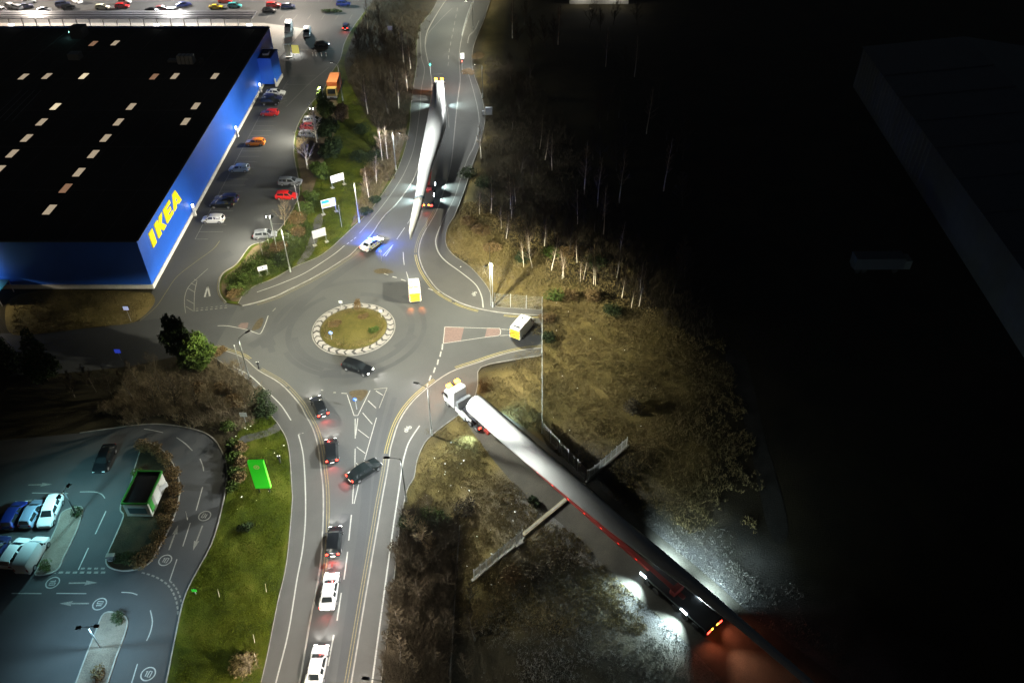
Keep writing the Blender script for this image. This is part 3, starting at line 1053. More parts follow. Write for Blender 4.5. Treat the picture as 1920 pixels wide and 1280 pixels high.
# letters: outline in (along wall, up) units of the sign box, extruded proud of the cladding
LET = {
    'I': [[(0, 0), (1, 0), (1, 1), (0, 1)]],
    'K': [[(0, 0), (.40, 0), (.40, .36), (.66, 0), (1.1, 0), (.70, .52), (1.06, 1), (.64, 1), (.40, .66), (.40, 1), (0, 1)]],
    'E': [[(0, 0), (1, 0), (1, .24), (.42, .24), (.42, .40), (.88, .40), (.88, .62), (.42, .62), (.42, .77), (1, .77), (1, 1), (0, 1)]],
    'A': [[(0, 0), (.36, 0), (.42, .16), (.66, .16), (.72, 0), (1.1, 0), (.74, 1), (.34, 1)], ],
}
y0s = {'I': (113.8, 1.75), 'K': (116.7, 4.3), 'E': (121.5, 3.6), 'A': (125.6, 4.3)}
for ch, (y0, wd) in y0s.items():
    for ol in LET[ch]:
        sc_ = wd / max(p[0] for p in ol)
        pts = [(p[0] * sc_, p[1] * 2.75) for p in ol]
        q = MB()
        q.prism(pts, 0, .16)
        if ch == 'A':
            # counter of the letter, recessed in cladding blue
            cpts = [(.46 * sc_, .34 * 2.75), (.62 * sc_, .34 * 2.75), (.54 * sc_, .66 * 2.75)]
        me = q.mesh('letter', M_yel)
        # local x -> world y, local y -> world z, local z -> world +x
        o = add('letter', me, store)
        ang = math.atan2(FR[0] - NR[0], FR[1] - NR[1])
        R = Matrix(((0, 0, 1, 0), (1, 0, 0, 0), (0, 1, 0, 0), (0, 0, 0, 1)))
        o.matrix_local = Matrix.Translation((wx(y0) + .002, y0, 5.25)) @ Matrix.Rotation(-ang, 4, 'Z') @ R
        if ch == 'A':
            q = MB()
            q.prism(cpts, .161, .166)
            c_ = add('letter_counter', q.mesh('letter_counter', M_blue), o)
# skylights
sky_px = [((93, 393), 0), ((123, 353), 2), ((148, 323), 0), ((175, 289), 0), ((198, 259), 0), ((222, 229), 0), ((246, 200), 0), ((289, 144), 2), ((23, 288), 0), ((50, 259), 0), ((78, 229), 0), ((104, 200), 1), ((157, 143), 1),
          ((348, 228), 0), ((367, 199), 0), ((403, 143), 0), ((175, 82), 2), ((216, 81), 0), ((44, 144), 0), ((88, 143), 0), ((328, 143), 0), ((-2, 318), 0)]
for p, k in sky_px:
    x, y = at(p[0], p[1], SH)
    q = MB()
    q.box(0, 0, .13, 1.5, 3.5, .26)
    s_ = q.build('skylight', M_roof, store)
    s_.location = (x, y, SH - .28)
    q = MB()
    q.box(0, 0, .31, 1.22, 3.2, .10, 0, 0, .93)
    g_ = q.build('glazing', [M_skyl, M_skyb, M_skyd][k], s_)
# roof plant
x, y = at(150, 66, SH)
q = MB()
q.box(0, 0, 1.25, 3.2, 3.6, 2.5)
q.box(.2, 0, 2.55, 2.2, 2.6, .12)
u = q.build('plant_room', mat('dark_plant_box', (.05, .055, .07), .6), store)
u.location = (x, y, SH - .28)
q = MB()
q.box(-1.75, -1.1, 1.5, .3, .5, .3)
q.build('lamp', mat('cyan_lamp', (.8, 1, .95), .4, emit=(.35, 1, .85), estr=14), u)
point('plant_lamp_light', (x - 2.2, y - 1.6, SH + .9), 60, (.4, 1, .9), None, .1, False)
x, y = at(142, 108, SH)
q = MB()
q.box(0, 0, .7, 2.6, 2.4, 1.4)
for k in range(5):
    q.box(-1.0 + k * .5, -1.22, .7, .36, .04, 1.0)
u = q.build('air_handler', M_grey, store)
u.location = (x, y, SH - .28)
x, y = at(353, 116, SH)
q = MB()
q.box(0, 0, .6, 4.4, 1.6, .5)
u = q.build('ventilation_duct', M_grey, store)
u.location = (x - 2.4, y, SH - .28)
q = MB()
for k in range(4):
    q.box(.6 + k * .95, 0, .95, .8, 2.1, 1.9, 0, 0, .92)
q.build('fan_housing', mat('pale_sheet_metal', (.5, .52, .5), .5, .3), u)
q = MB()
q.box(5.6, 0, .5, .7, 1.4, 1.0)
q.build('damper_box', M_blk, u)
# wall lamps on white posts along the plinth: the light that washes the cladding
WL = [(-61.05, 132.9), (-62.05, 166.9), (-62.55, 191.2)]
for k, (x, y) in enumerate(WL):
    xx = wx(y) + .55
    q = MB()
    q.box(xx, y, .95, .42, .5, 1.9, 0, 0, .8)
    pst = q.build('lamp_post', M_plinth, store)
    q = MB()
    q.tube((xx, y, 1.95), (xx, y, 2.45), .17, .24, 10)
    q.build('lamp_globe', M_whitelit, pst)
    l = point('wall_lamp_light', (xx + .45, y, 2.75), 14, (.95, .98, 1), None, .2, False)
# cable trays seen as faint lines on the roof
q = MB()
for k in range(4):
    a, b = at(-20 + k * 14, 225, SH), at(40 + k * 12, 168, SH)
    q.ribbon([a, b], .14, SH - .2, 0, .07)
q.build('cable_tray', M_grey, store)['kind'] = 'stuff'
# floodlights on the rear parapet
for px in (19, 292, 466):
    x, y = at(px, 47, SH + .4)
    q = MB()
    q.box(0, 0, 0, 1.3, .5, .35)
    f_ = q.build('rear_floodlight', M_whitelit, store)
    f_.location = (x, FR[1] + .55, SH + .25)
    spot('rear_flood_light', (x, FR[1] + 1.2, SH - .2), (0, .75, -1), 1100, (1, .95, .88), 120, .8, None, .2)

# walkway canopy behind the store, on white columns
can = thing('walkway_canopy', 'long low grey canopy on white columns behind the blue store', 'canopy')
cx1 = at(472, 36, 3.5)[0]
q = MB()
q.box((cx1 - 220) / 2, 239.1, 3.6, cx1 + 220, 6.6, .22)
for k in range(3):
    q.box((cx1 - 220) / 2, 237 + k * 2.1, 3.75, cx1 + 220, .12, .08)
q.build('canopy_roof', mat('canopy_sheet', (.36, .36, .40), .5, .0, var=.25, scale=.12), can)
q = MB()
q.box(0, 0, 1.75, .22, .3, 3.5)
cm = q.mesh('column', M_white_p)
k = 0
x = cx1 - .3
while x > -170:
    add('column', cm, can, (x, 236.0, 0))
    x -= 3.9
# pale paving under and beside the canopy
sheet('walkway_paving', [(-230, 212.2), (-63.4, 212.2), (-61, 238), (cx1 + 1, 243), (-230, 243)], ZR + .013, mat('pale_paving', (.27, .255, .22), .85, var=.12, scale=.8))

# green glazed trolley shelter at the far left front of the store
sh_ = thing('trolley_shelter', 'green glazed trolley shelter with white lamps against the front wall of the store', 'shelter', (-86.6, 106.4, 0))
for a in ((-2.5, -2), (2.5, -2), (2.5, 2), (-2.5, 2)):
    q = MB()
    q.box(a[0], a[1], 1.15, .12, .12, 2.3)
    q.build('post', M_white_p, sh_)
q = MB()
q.box(0, 0, 2.36, 5.3, 4.3, .1)
q.build('roof', mat('green_shelter_glass', (.02, .13, .09), .15, coat=.4), sh_)
q = MB()
q.box(-.6, -2.15, 2.5, .3, .3, .2)
q.build('lamp', M_whitelit, sh_)
point('shelter_light', (-87.5, 104.0, 3.6), 500, (1, .9, .72), None, .15)
spot('front_wall_light', (-90, 106.6, 4.6), (0, 1, .0), 3200, (.85, .95, 1), 155, 1.0, None, .2)

# ================================================================== low lit building beyond the wood, and the dark warehouse
lb = thing('lit_building', 'low building with a floodlit pale front far behind the dark wood', 'building', (0, 0, 0))
x0, x1 = at(1068, 8)[0], at(1178, 8)[0]
yb = at(1120, 8)[1]
q = MB()
q.box((x0 + x1) / 2, yb + 5, 2.4, x1 - x0, 10, 4.8)
wl = q.build('wall', mat('pale_render', (.5, .48, .42), .8, var=.2, scale=.4), lb)
q = MB()
q.box((x0 + x1) / 2, yb + 5, 4.95, x1 - x0 + .8, 10.8, .3)
q.build('roof', M_roof, lb)
for k in range(5):
    q = MB()
    q.box(x0 + 2 + k * (x1 - x0 - 4) / 4, yb - .03, 2.4, 1.6, .08, 1.4)
    q.build('window', M_glass, lb)
for k in range(2):
    q = MB()
    xx = x0 + 4 + k * (x1 - x0 - 8)
    q.box(xx, yb - .5, 4.5, .5, .5, .25)
    q.build('floodlight', M_whitelit, lb)
    point('front_flood', (xx, yb - 1.4, 4.3), 900, NEUT, None, .15, False)

wh = thing('warehouse', 'large dark warehouse with a long low-pitched metal roof beyond the field', 'warehouse')
A_, B_ = Vector(at(1620, 88, 10)), Vector(at(1813, 353, 10))
dn = (A_ - B_).normalized()
rt = Vector((dn.y, -dn.x))
near = A_ - dn * 150
wd_ = 46
M_wr = mat('warehouse_roof', (.045, .052, .07), .6, .3, var=.15, scale=.3)
M_ww = mat('warehouse_cladding', (.07, .075, .075), .7, var=.2, scale=.6)
for s0, s1 in ((0, 1),):
    q = MB()
    P = [near, A_, A_ + rt * wd_, near + rt * wd_]
    q.prism([tuple(p) for p in P], 0, 9.7)
    q.build('wall', M_ww, wh)
q = MB()
mid0, mid1 = near + rt * wd_ / 2, A_ + rt * wd_ / 2
for a, b, za, zb in ((near - rt * .4, A_ - rt * .4, 9.9, 9.9),):
    pts = [near - rt * .4, A_ - rt * .4 + dn * .4, mid1 + dn * .4, mid0, near + rt * (wd_ + .4), A_ + rt * (wd_ + .4) + dn * .4]
q.poly([(pts[0].x, pts[0].y, 9.9), (pts[3].x, pts[3].y, 13), (pts[2].x, pts[2].y, 13), (pts[1].x, pts[1].y, 9.9)])
q.poly([(pts[3].x, pts[3].y, 13), (pts[4].x, pts[4].y, 9.9), (pts[5].x, pts[5].y, 9.9), (pts[2].x, pts[2].y, 13)])
q.poly([(A_.x + dn.x * .2, A_.y + dn.y * .2, 9.7), (A_.x + rt.x * wd_, A_.y + rt.y * wd_, 9.7), (mid1.x, mid1.y, 12.9)])
q.build('roof', M_wr, wh)
q = MB()
for k in range(1, 12):
    c_ = near + dn * (k * 12)
    q.tube((c_.x, c_.y, 9.98), (c_.x + rt.x * wd_ / 2, c_.y + rt.y * wd_ / 2, 13.05), .12, .12, 4)
q.build('roof_seam', M_wr, wh)['kind'] = 'stuff'
for k in range(26):
    q = MB()
    c_ = A_ - dn * (1.5 + k * 2.0) - rt * .08
    q.box(c_.x, c_.y, 5.3, .5, .12, 8.6, 0, math.atan2(dn.y, dn.x))
    q.build('cladding_panel', mat('pale_cladding_strip', (.12, .125, .115), .7, var=.2, scale=1), wh)
q = MB()
c_ = Vector(at(1884, 106, 9))
q.box(c_.x, c_.y, 9, .5, .5, .3)
q.build('yard_lamp', M_whitelit, wh)
point('yard_lamp_light', (c_.x, c_.y, 8.6), 60, NEUT, None, .1, False)

# kiosk in the lower car park
M_kw = mat('kiosk_white_panel', (.62, .62, .58), .5, var=.06)
M_kg = mat('kiosk_green_trim', (.05, .34, .05), .5)
ki = thing('kiosk', 'small white flat-roofed kiosk with green trim on the hedged island of the lower car park', 'kiosk', (-46.0, 61.6, 0), -.015)
KW, KD, KH = 3.1, 5.1, 2.35
for a, nm in ((0, 'wall'),):
    for (bx, by, sx, sy) in ((0, .05, KW, .1), (0, KD - .05, KW, .1), (-KW / 2 + .05, KD / 2, .1, KD - .21), (KW / 2 - .05, KD / 2, .1, KD - .21)):
        q = MB()
        q.box(bx, by, .12 + KH / 2, sx, sy, KH)
        q.build('wall', M_kw, ki)
q = MB()
q.box(0, KD / 2, KH + .1, KW - .24, KD - .24, .12)
q.build('roof', M_roof, ki)
q = MB()
for (bx, by, sx, sy) in ((0, -.02, KW + .1, .16), (0, KD + .02, KW + .1, .16), (-KW / 2 - .02, KD / 2, .16, KD - .1), (KW / 2 + .02, KD / 2, .16, KD - .1)):
    q.box(bx, by, KH + .2, sx, sy, .26)
q.build('fascia', M_kg, ki)
q = MB()
q.box(0, -.03, 1.2, 2.2, .06, 1.0)
q.build('serving_window', mat('kiosk_glass', (.08, .13, .15), .12), ki)
q = MB()
q.box(KW / 2 + .02, 1.2, 1.15, .06, .9, 2.0)
q.build('door', mat('kiosk_door', (.35, .36, .33), .5), ki)
for k, (a, b) in enumerate(((.3, .8), (3.4, 1.2))):
    q = MB()
    q.box(KW / 2 + .03, a + b / 2, 1.4, .05, b, 1.7)
    q.build('wall_panel', M_kg if k == 0 else M_kw, ki)
x, y = at(311, 925)
sg = thing('information_board', 'small white board on two legs beside the green-trimmed kiosk', 'sign', (x, y, .13), .9)
q = MB()
q.box(0, 0, 1.2, 1.3, .06, .8, 0, 0, 1, 0)
q.build('board', M_white_p, sg)
for s_ in (-.5, .5):
    q = MB()
    q.tube((s_, .06, 0), (s_, .06, 1.5), .035)
    q.build('leg', M_steel, sg)
x, y = at(212, 1050)
sg = thing('utility_cabinet', 'small pale utility cabinet at the corner of the hedged kiosk island', 'cabinet', (x, y, .13), .1)
q = MB()
q.box(0, 0, .45, .9, .45, .9)
q.build('cabinet_body', M_grey, sg)
q = MB()
q.box(0, 0, .93, .98, .52, .06)
q.build('lid', M_plateconc, sg)

# green totem sign
M_tot = mat('green_totem_face', (.03, .36, .02), .4, emit=(.03, .62, .02), estr=.62)
M_tote = mat('green_totem_edge', (.1, .5, .03), .4, emit=(.10, .95, .04), estr=1.0)
x, y = at(497, 923)
to = thing('totem_sign', 'tall bright green totem sign with a pale ring emblem on the grass', 'sign', (x, y, .1), math.radians(2))
q = MB()
for s_ in (-.62, .62):
    q.tube((s_, 0, 0), (s_, 0, 1.0), .09, .09)
for k, s_ in enumerate((-.62, .62)):
    q = MB()
    q.tube((s_, 0, 0), (s_, 0, 1.0), .09, .09)
    q.build('leg', M_blk, to)
q = MB()
q.box(0, 0, 3.45, 1.9, .42, 4.95)
q.build('panel', M_tot, to)
q = MB()
q.box(.965, 0, 3.45, .03, .44, 4.95)
q.build('edge_light', M_tote, to)
q = MB()
M_emb = mat('pale_emblem', (.6, .5, .2), .5, emit=(.9, .75, .3), estr=.25)
n_ = 24
for k in range(n_):
    a, b = 2 * PI * k / n_, 2 * PI * (k + 1) / n_
    q.poly([(.36 * math.cos(a), -.215, 5.0 + .36 * math.sin(a)), (.36 * math.cos(b), -.215, 5.0 + .36 * math.sin(b)), (.24 * math.cos(b), -.215, 5.0 + .24 * math.sin(b)), (.24 * math.cos(a), -.215, 5.0 + .24 * math.sin(a))][::-1])
q.box(0, -.215, 5.0, .2, .012, .2)
q.build('emblem', M_emb, to)
point('totem_glow', (x + 1.6, y - .6, 2.2), 25, (.15, 1, .1), None, .3, False)


# ================================================================== VEHICLES
def lerp(a, b, t):
    return a + (b - a) * t


SPECS = {
    # x, half width, sill z, belt z, roof z, roof half width (scaled to real sizes); screen/rear/side index ranges
    'hatchback': dict(x=[-2.08, -2.03, -1.72, -1.05, -.25, .50, 1.22, 1.78, 2.04, 2.12], hw=[.70, .82, .87, .89, .89, .89, .88, .84, .76, .62], zl=[.34, .25, .2, .18, .18, .18, .18, .2, .27, .34],
                      bz=[.66, .93, .97, .96, .95, .93, .90, .80, .66, .52], rz=[.68, .96, 1.38, 1.47, 1.49, 1.44, .92, .82, .68, .53], rh=[.60, .70, .60, .62, .64, .63, .76, .74, .66, .55], ws=5, rw=1, sides=[(2, 4), (4, 6)]),
    'saloon': dict(x=[-2.33, -2.28, -1.85, -1.22, -.55, .40, 1.15, 1.95, 2.26, 2.34], hw=[.70, .84, .90, .91, .91, .91, .90, .87, .79, .64], zl=[.34, .26, .2, .18, .18, .18, .18, .2, .27, .34],
                   bz=[.70, .96, 1.00, .98, .96, .94, .91, .80, .66, .52], rz=[.72, .98, 1.03, 1.38, 1.44, 1.40, .93, .82, .68, .53], rh=[.62, .72, .74, .60, .63, .62, .77, .76, .68, .56], ws=5, rw=2, sides=[(3, 4), (4, 6)]),
    'estate': dict(x=[-2.35, -2.30, -2.05, -1.35, -.45, .45, 1.2, 1.95, 2.28, 2.36], hw=[.70, .84, .89, .91, .91, .91, .90, .87, .79, .64], zl=[.34, .26, .2, .18, .18, .18, .18, .2, .27, .34],
                   bz=[.70, .98, 1.00, .99, .97, .95, .92, .82, .68, .52], rz=[.72, 1.0, 1.42, 1.50, 1.52, 1.46, .94, .84, .70, .53], rh=[.62, .74, .62, .64, .65, .63, .77, .76, .68, .56], ws=5, rw=1, sides=[(2, 3), (3, 4), (4, 6)]),
    'suv': dict(x=[-2.20, -2.15, -1.92, -1.25, -.35, .52, 1.20, 1.85, 2.12, 2.20], hw=[.74, .87, .92, .94, .94, .94, .93, .90, .83, .70], zl=[.40, .32, .26, .24, .24, .24, .24, .26, .32, .40],
                bz=[.84, 1.10, 1.14, 1.12, 1.10, 1.08, 1.06, .98, .82, .66], rz=[.86, 1.14, 1.58, 1.66, 1.68, 1.62, 1.09, 1.0, .84, .68], rh=[.66, .76, .66, .68, .70, .68, .80, .78, .72, .62], ws=5, rw=1, sides=[(2, 4), (4, 6)]),
    'coupe': dict(x=[-2.12, -2.06, -1.7, -1.0, -.4, .2, 1.0, 1.8, 2.1, 2.18], hw=[.70, .84, .91, .92, .91, .90, .90, .86, .78, .62], zl=[.3, .24, .17, .15, .15, .15, .15, .17, .22, .3],
                  bz=[.64, .86, .90, .88, .84, .82, .79, .70, .58, .45], rz=[.66, .89, .93, 1.20, 1.26, 1.22, .81, .72, .6, .46], rh=[.6, .7, .72, .56, .58, .57, .74, .72, .64, .52], ws=5, rw=2, sides=[(3, 4), (4, 6)]),
    'van': dict(x=[-2.68, -2.66, -2.6, -1.6, .2, .95, 1.72, 2.35, 2.62, 2.70], hw=[.90, .97, .99, 1.0, 1.0, 1.0, .98, .94, .86, .74], zl=[.36, .30, .28, .26, .26, .26, .26, .28, .34, .42],
                bz=[1.22, 1.25, 1.27, 1.28, 1.28, 1.28, 1.24, 1.10, .90, .70], rz=[2.10, 2.26, 2.32, 2.38, 2.40, 2.36, 1.50, 1.16, .93, .72], rh=[.80, .84, .86, .88, .88, .86, .84, .82, .74, .62], ws=5, rw=None, sides=[(5, 6)]),
    'midvan': dict(x=[-2.42, -2.40, -2.34, -1.3, .1, .8, 1.5, 2.1, 2.38, 2.46], hw=[.86, .92, .94, .95, .95, .95, .93, .89, .82, .70], zl=[.34, .28, .26, .24, .24, .24, .24, .26, .32, .40],
                   bz=[1.10, 1.14, 1.16, 1.16, 1.16, 1.15, 1.11, 1.0, .82, .64], rz=[1.74, 1.86, 1.90, 1.95, 1.97, 1.92, 1.20, 1.04, .85, .66], rh=[.76, .80, .80, .82, .82, .80, .82, .80, .72, .6], ws=5, rw=None, sides=[(5, 6)]),
}
MESH = {}


def veh_meshes(kind):
    if kind in MESH:
        return MESH[kind]
    S = SPECS[kind]
    n = len(S['x'])

    def half(i):
        x, hw, zl, bz, rz, rh = (S[k][i] for k in ('x', 'hw', 'zl', 'bz', 'rz', 'rh'))
        zm = lerp(zl, bz, .55)
        return [(x, hw * .90, zl), (x, hw, lerp(zl, bz, .28)), (x, hw * 1.0, zm), (x, hw * .965, bz), (x, rh, rz), (x, rh * .55, rz + .028), (x, 0, rz + .04)]
    H = [half(i) for i in range(n)]
    q = MB()
    for i in range(n):
        q.v += H[i] + [(x, -y, z) for x, y, z in H[i][-2::-1]]
    m = 13
    for i in range(n - 1):
        for k in range(m - 1):
            a, b = i * m + k, (i + 1) * m + k
            q.f.append((a, a + 1, b + 1, b))
        q.f.append((i * m + m - 1, i * m, (i + 1) * m, (i + 1) * m + m - 1))
    q.f.append(tuple(range(m)))
    q.f.append(tuple(reversed([(n - 1) * m + k for k in range(m)])))
    q.m = [0] * len(q.f)
    paint = MATS.get('car_paint_default') or mat('car_paint_default', (.5, .5, .5), .3, coat=.6)
    body = q.mesh('body', paint)
    bm = bmesh.new()
    bm.from_mesh(body)
    bmesh.ops.recalc_face_normals(bm, faces=bm.faces)
    bm.to_mesh(body)
    bm.free()
    body.polygons.foreach_set('use_smooth', [True] * len(body.polygons))
    try:
        body.set_sharp_from_angle(angle=math.radians(38))
    except Exception:
        pass

    def top(i, s):          # roof edge point
        p = H[i][4]
        return Vector((p[0], p[1] * s, p[2]))

    def patch(A, B, Cc, D, ins, off):
        """A,B upper edge / D,Cc lower edge; inset patch pushed outward"""
        f = lambda u, v: A.lerp(B, u).lerp(D.lerp(Cc, u), v)
        P = [f(ins, ins * 1.2), f(1 - ins, ins * 1.2), f(1 - ins, 1 - ins), f(ins, 1 - ins)]
        nn = (P[1] - P[0]).cross(P[3] - P[0]).normalized()
        return P, nn
    out = dict(body=body, glass=[])

    def glassmesh(name, A, B, Cc, D, ins, want):
        P, nn = patch(A, B, Cc, D, ins, 0)
        if nn.dot(want) < 0:
            nn = -nn
            P = [P[1], P[0], P[3], P[2]]
        crown = .034
        q = MB()
        # three columns so the pane follows the crowned body
        U = [0, .25, .5, .75, 1]
        rows = []
        for u in U:
            k = crown * (1 - (2 * u - 1) ** 2) if name != 'side_window' else 0
            a = P[0].lerp(P[1], u) + nn * (.014 + k)
            d = P[3].lerp(P[2], u) + nn * (.014 + k)
            rows.append((a, d))
        for a, d in rows:
            q.v += [tuple(a), tuple(d)]
        for k in range(4):
            q.f.append((2 * k, 2 * k + 1, 2 * k + 3, 2 * k + 2))
            q.m.append(0)
        me = q.mesh(name, M_glass)
        bm = bmesh.new()
        bm.from_mesh(me)
        for f_ in bm.faces:
            f_.normal_update()
            if f_.normal.dot(want) < 0:
                f_.normal_flip()
        bm.to_mesh(me)
        bm.free()
        out['glass'].append((name, me))
    ws = S['ws']
    glassmesh('windscreen', top(ws, 1), top(ws, -1), top(ws + 1, -1), top(ws + 1, 1), .06, Vector((1, 0, 1)))
    if S['rw'] is not None:
        r = S['rw']
        glassmesh('rear_window', top(r + 1, 1), top(r + 1, -1), top(r, -1), top(r, 1), .08, Vector((-1, 0, .6)))
    for (i0, i1) in S['sides']:
        for s in (1, -1):
            A, B = top(i0, s), top(min(i1, ws), s)
            if i1 > ws:
                # front door glass runs forward to a point on the screen pillar
                B = top(ws, s).lerp(top(ws + 1, s), .12)
                lo1 = Vector(H[ws + 1][3])
                lo1.y *= s
                lo1 = lo1.lerp(Vector((H[ws][3][0], H[ws][3][1] * s, H[ws][3][2])), .25)
            else:
                lo1 = Vector((H[i1][3][0], H[i1][3][1] * s, H[i1][3][2]))
            lo0 = Vector((H[i0][3][0], H[i0][3][1] * s, H[i0][3][2]))
            glassmesh('side_window', A, B, lo1, lo0, .09, Vector((0, s, .3)))
    # wheels
    rad = .32 if kind not in ('suv', 'van', 'midvan') else .36
    q = MB()
    q.tube((0, -.11, 0), (0, .11, 0), rad, rad, 16)
    out['tyre'] = q.mesh('wheel', M_tyre)
    q = MB()
    q.tube((0, -.125, 0), (0, .125, 0), rad * .62, rad * .62, 10)
    out['rim'] = q.mesh('rim', M_rim)
    L = S['x'][-1]
    out['wheels'] = [(L * .66, S['hw'][4] - .075, rad), (L * .66, -S['hw'][4] + .075, rad), (-L * .62, S['hw'][4] - .075, rad), (-L * .62, -S['hw'][4] + .075, rad)]
    hz = lerp(S['bz'][-2], S['zl'][-2], .22)
    tz = lerp(S['bz'][1], S['zl'][1], .16)
    out['head'] = [(S['x'][-2] - .02, s * (S['hw'][-2] - .18), hz) for s in (1, -1)]
    out['tail'] = [(S['x'][0] + .02, s * (S['hw'][1] - .16), tz) for s in (1, -1)]
    q = MB()
    q.box(0, 0, 0, .16, .34, .15)
    out['headm'] = q.mesh('headlight', M_hl_off)
    q = MB()
    q.box(0, 0, 0, .10, .26 if kind[-3:] != 'van' else .14, .17 if kind[-3:] != 'van' else .42)
    out['tailm'] = q.mesh('taillight', M_tl_off)
    q = MB()
    q.box(0, 0, 0, .03, .52, .12)
    out['platem'] = q.mesh('number_plate', M_plate)
    q = MB()
    q.box(0, 0, 0, .12, .2, .13)
    out['mirrorm'] = q.mesh('wing_mirror', M_trim)
    q = MB()
    q.box(0, 0, 0, .14, 1.35, .10)
    out['bump'] = q.mesh('bumper', M_trim)
    MESH[kind] = out
    return out


PAINTS = {}


def paint(name, col, metal=.0, rough=.32):
    return mat('paint_' + name, col, rough, metal, coat=.4 if sum(col) > .1 else .12, spec=.5 if sum(col) > .1 else .3)


WHITE = paint('white', (.56, .56, .55))
BLACK = paint('black', (.006, .007, .008), rough=.16)
SILVER = paint('silver', (.40, .42, .44), .35)
GREY = paint('grey', (.16, .17, .18), .3)
BLUEGREY = paint('blue_grey', (.20, .27, .36), .3)
RED = paint('red', (.52, .012, .012))
DKRED = paint('dark_red', (.20, .012, .012))
BLUE = paint('blue', (.010, .022, .14))
NAVY = paint('navy', (.015, .02, .07))
ORANGE = paint('orange', (.62, .17, .015))
TEAL = paint('teal', (.03, .24, .25))
CREAM = paint('cream', (.62, .58, .42))
YELLOW = paint('yellow', (.62, .42, .02))
GREENBLACK = paint('green_black', (.005, .008, .008), rough=.18)


def vehicle(kind, label, front, rear=None, heading=None, col=WHITE, head=False, tail=False, cat='car', name='car', group=None, detail=True, z=ZR + .02, size=1.0, spill=True):
    M = veh_meshes(kind)
    if rear is not None:
        a, b = Vector(at(*front, .35)), Vector(at(*rear, .35))
        c = (a + b) / 2
        ang = math.atan2(a.y - b.y, a.x - b.x)
    else:
        c = Vector(at(*front, .6))
        ang = heading
    t = thing(name, label, cat, (c.x, c.y, z), ang, group)
    t.scale = (size, size, size)
    add('body', M['body'], t, m=col)
    for nm, me in M['glass']:
        add(nm, me, t)
    for p in M['wheels']:
        wl = add('wheel', M['tyre'], t, p)
        if detail:
            add('rim', M['rim'], wl)
    for p in M['head']:
        add('headlight', M['headm'], t, p, m=M_hl_on if head else M_hl_off)
    for p in M['tail']:
        add('taillight', M['tailm'], t, p, m=M_tl_on if tail else M_tl_off)
    S = SPECS[kind]
    if detail:
        add('number_plate', M['platem'], t, (S['x'][0] - .012, 0, lerp(S['zl'][0], S['bz'][0], .35)), m=M_plate_lit if tail else M_plate)
        for s in (1, -1):
            add('wing_mirror', M['mirrorm'], t, (S['x'][S['ws'] + 1] - .32, s * (S['hw'][5] + .11), S['bz'][5] + .06))
        add('bumper', M['bump'], t, (S['x'][0] - .02, 0, S['zl'][0] + .02))
    if head and spill:
        for s in (1, -1):
            p = M['head'][0 if s > 0 else 1]
            spot('headlight_beam', (p[0] + .14, p[1], p[2]), (1, 0, -.13), 900, (1, .96, .9), 62, .6, t, .05)
    if tail and spill:
        spot('taillight_glow', (S['x'][0] - .16, 0, .8), (-1, 0, -.45), 150 if tail is True else tail * 7, (1, .06, .05), 140, .9, t, .1)
    return t


# ---- traffic
vehicle('hatchback', 'black hatchback braking as it enters the roundabout from the south road', (592, 748), (607, 781), col=BLACK, head=True, tail=60)
vehicle('hatchback', 'black hatchback with red tail lights, second in the queue to the roundabout', (621, 828), (623, 866), col=BLACK, head=True, tail=60)
vehicle('saloon', 'dark green-black saloon turning across the hatched centre of the south road', (707, 869), (660, 899), col=GREENBLACK, head=False, tail=40)
vehicle('hatchback', 'black hatchback with bright brake lights queuing just ahead of the white saloons', (629, 995), (625, 1038), col=BLACK, head=True, tail=80)
vehicle('saloon', 'white saloon waiting directly behind the black hatchback with bright brake lights', (623, 1080), (614, 1140), col=WHITE, head=True, tail=30)
vehicle('saloon', 'white saloon at the back of the queue at the bottom of the south road', (602, 1220), (589, 1282), col=WHITE, head=True, tail=30)
vehicle('estate', 'dark car with lit headlamps rounding the south side of the roundabout island', (692, 698), (650, 684), col=BLACK, head=True, tail=False)
vehicle('hatchback', 'distant dark car with two red tail lights behind the store', (652, 44), (646, 60), col=NAVY, head=False, tail=60)

# ---- police car
pc = vehicle('saloon', 'white police car with blue and yellow squares and flashing blue roof lights', (712, 449), (683, 469), col=WHITE, head=True, tail=25, name='police_car')
q = MB()
for k in range(8):
    for s in (1, -1):
        if k % 2 == 0:
            q.box(-1.6 + k * .42, s * .925, .66, .40, .02, .22)
q.build('blue_square', mat('battenburg_blue', (.01, .07, .5), .4), pc)['kind'] = 'stuff'
q = MB()
for k in range(8):
    for s in (1, -1):
        if k % 2 == 1:
            q.box(-1.6 + k * .42, s * .925, .66, .40, .02, .22)
q.build('yellow_square', mat('battenburg_yellow', (.6, .6, .02), .4), pc)['kind'] = 'stuff'
q = MB()
q.box(-.2, 0, 1.53, .28, 1.15, .10)
lb_ = q.build('light_bar', M_trim, pc)
for s in (-.36, .36):
    q = MB()
    q.box(-.2, s, 1.61, .24, .36, .09)
    q.build('beacon', M_blue_l, lb_)
q = MB()
q.box(-.2, 0, 1.585, .2, .3, .06)
q.build('lamp_cover', M_white_p, lb_)
for s in (-1, 1):
    spot('blue_beacon_light', (-.2, s * .62, 1.72), (.35, s, -.55), 9000, (.01, .11, 1), 110, .8, pc, .05)
    spot('blue_beacon_light', (-.1, s * .4, 1.75), (1, s * .5, -.35), 9000, (.01, .11, 1), 80, .8, pc, .05)
spot('blue_beacon_light', (-.2, .6, 1.75), (.75, 1, -.16), 14000, (.01, .10, 1), 60, .9, pc, .05)
point('blue_beacon_glow', (-.2, 0, 1.95), 400, (.04, .3, 1), pc, .1, False)


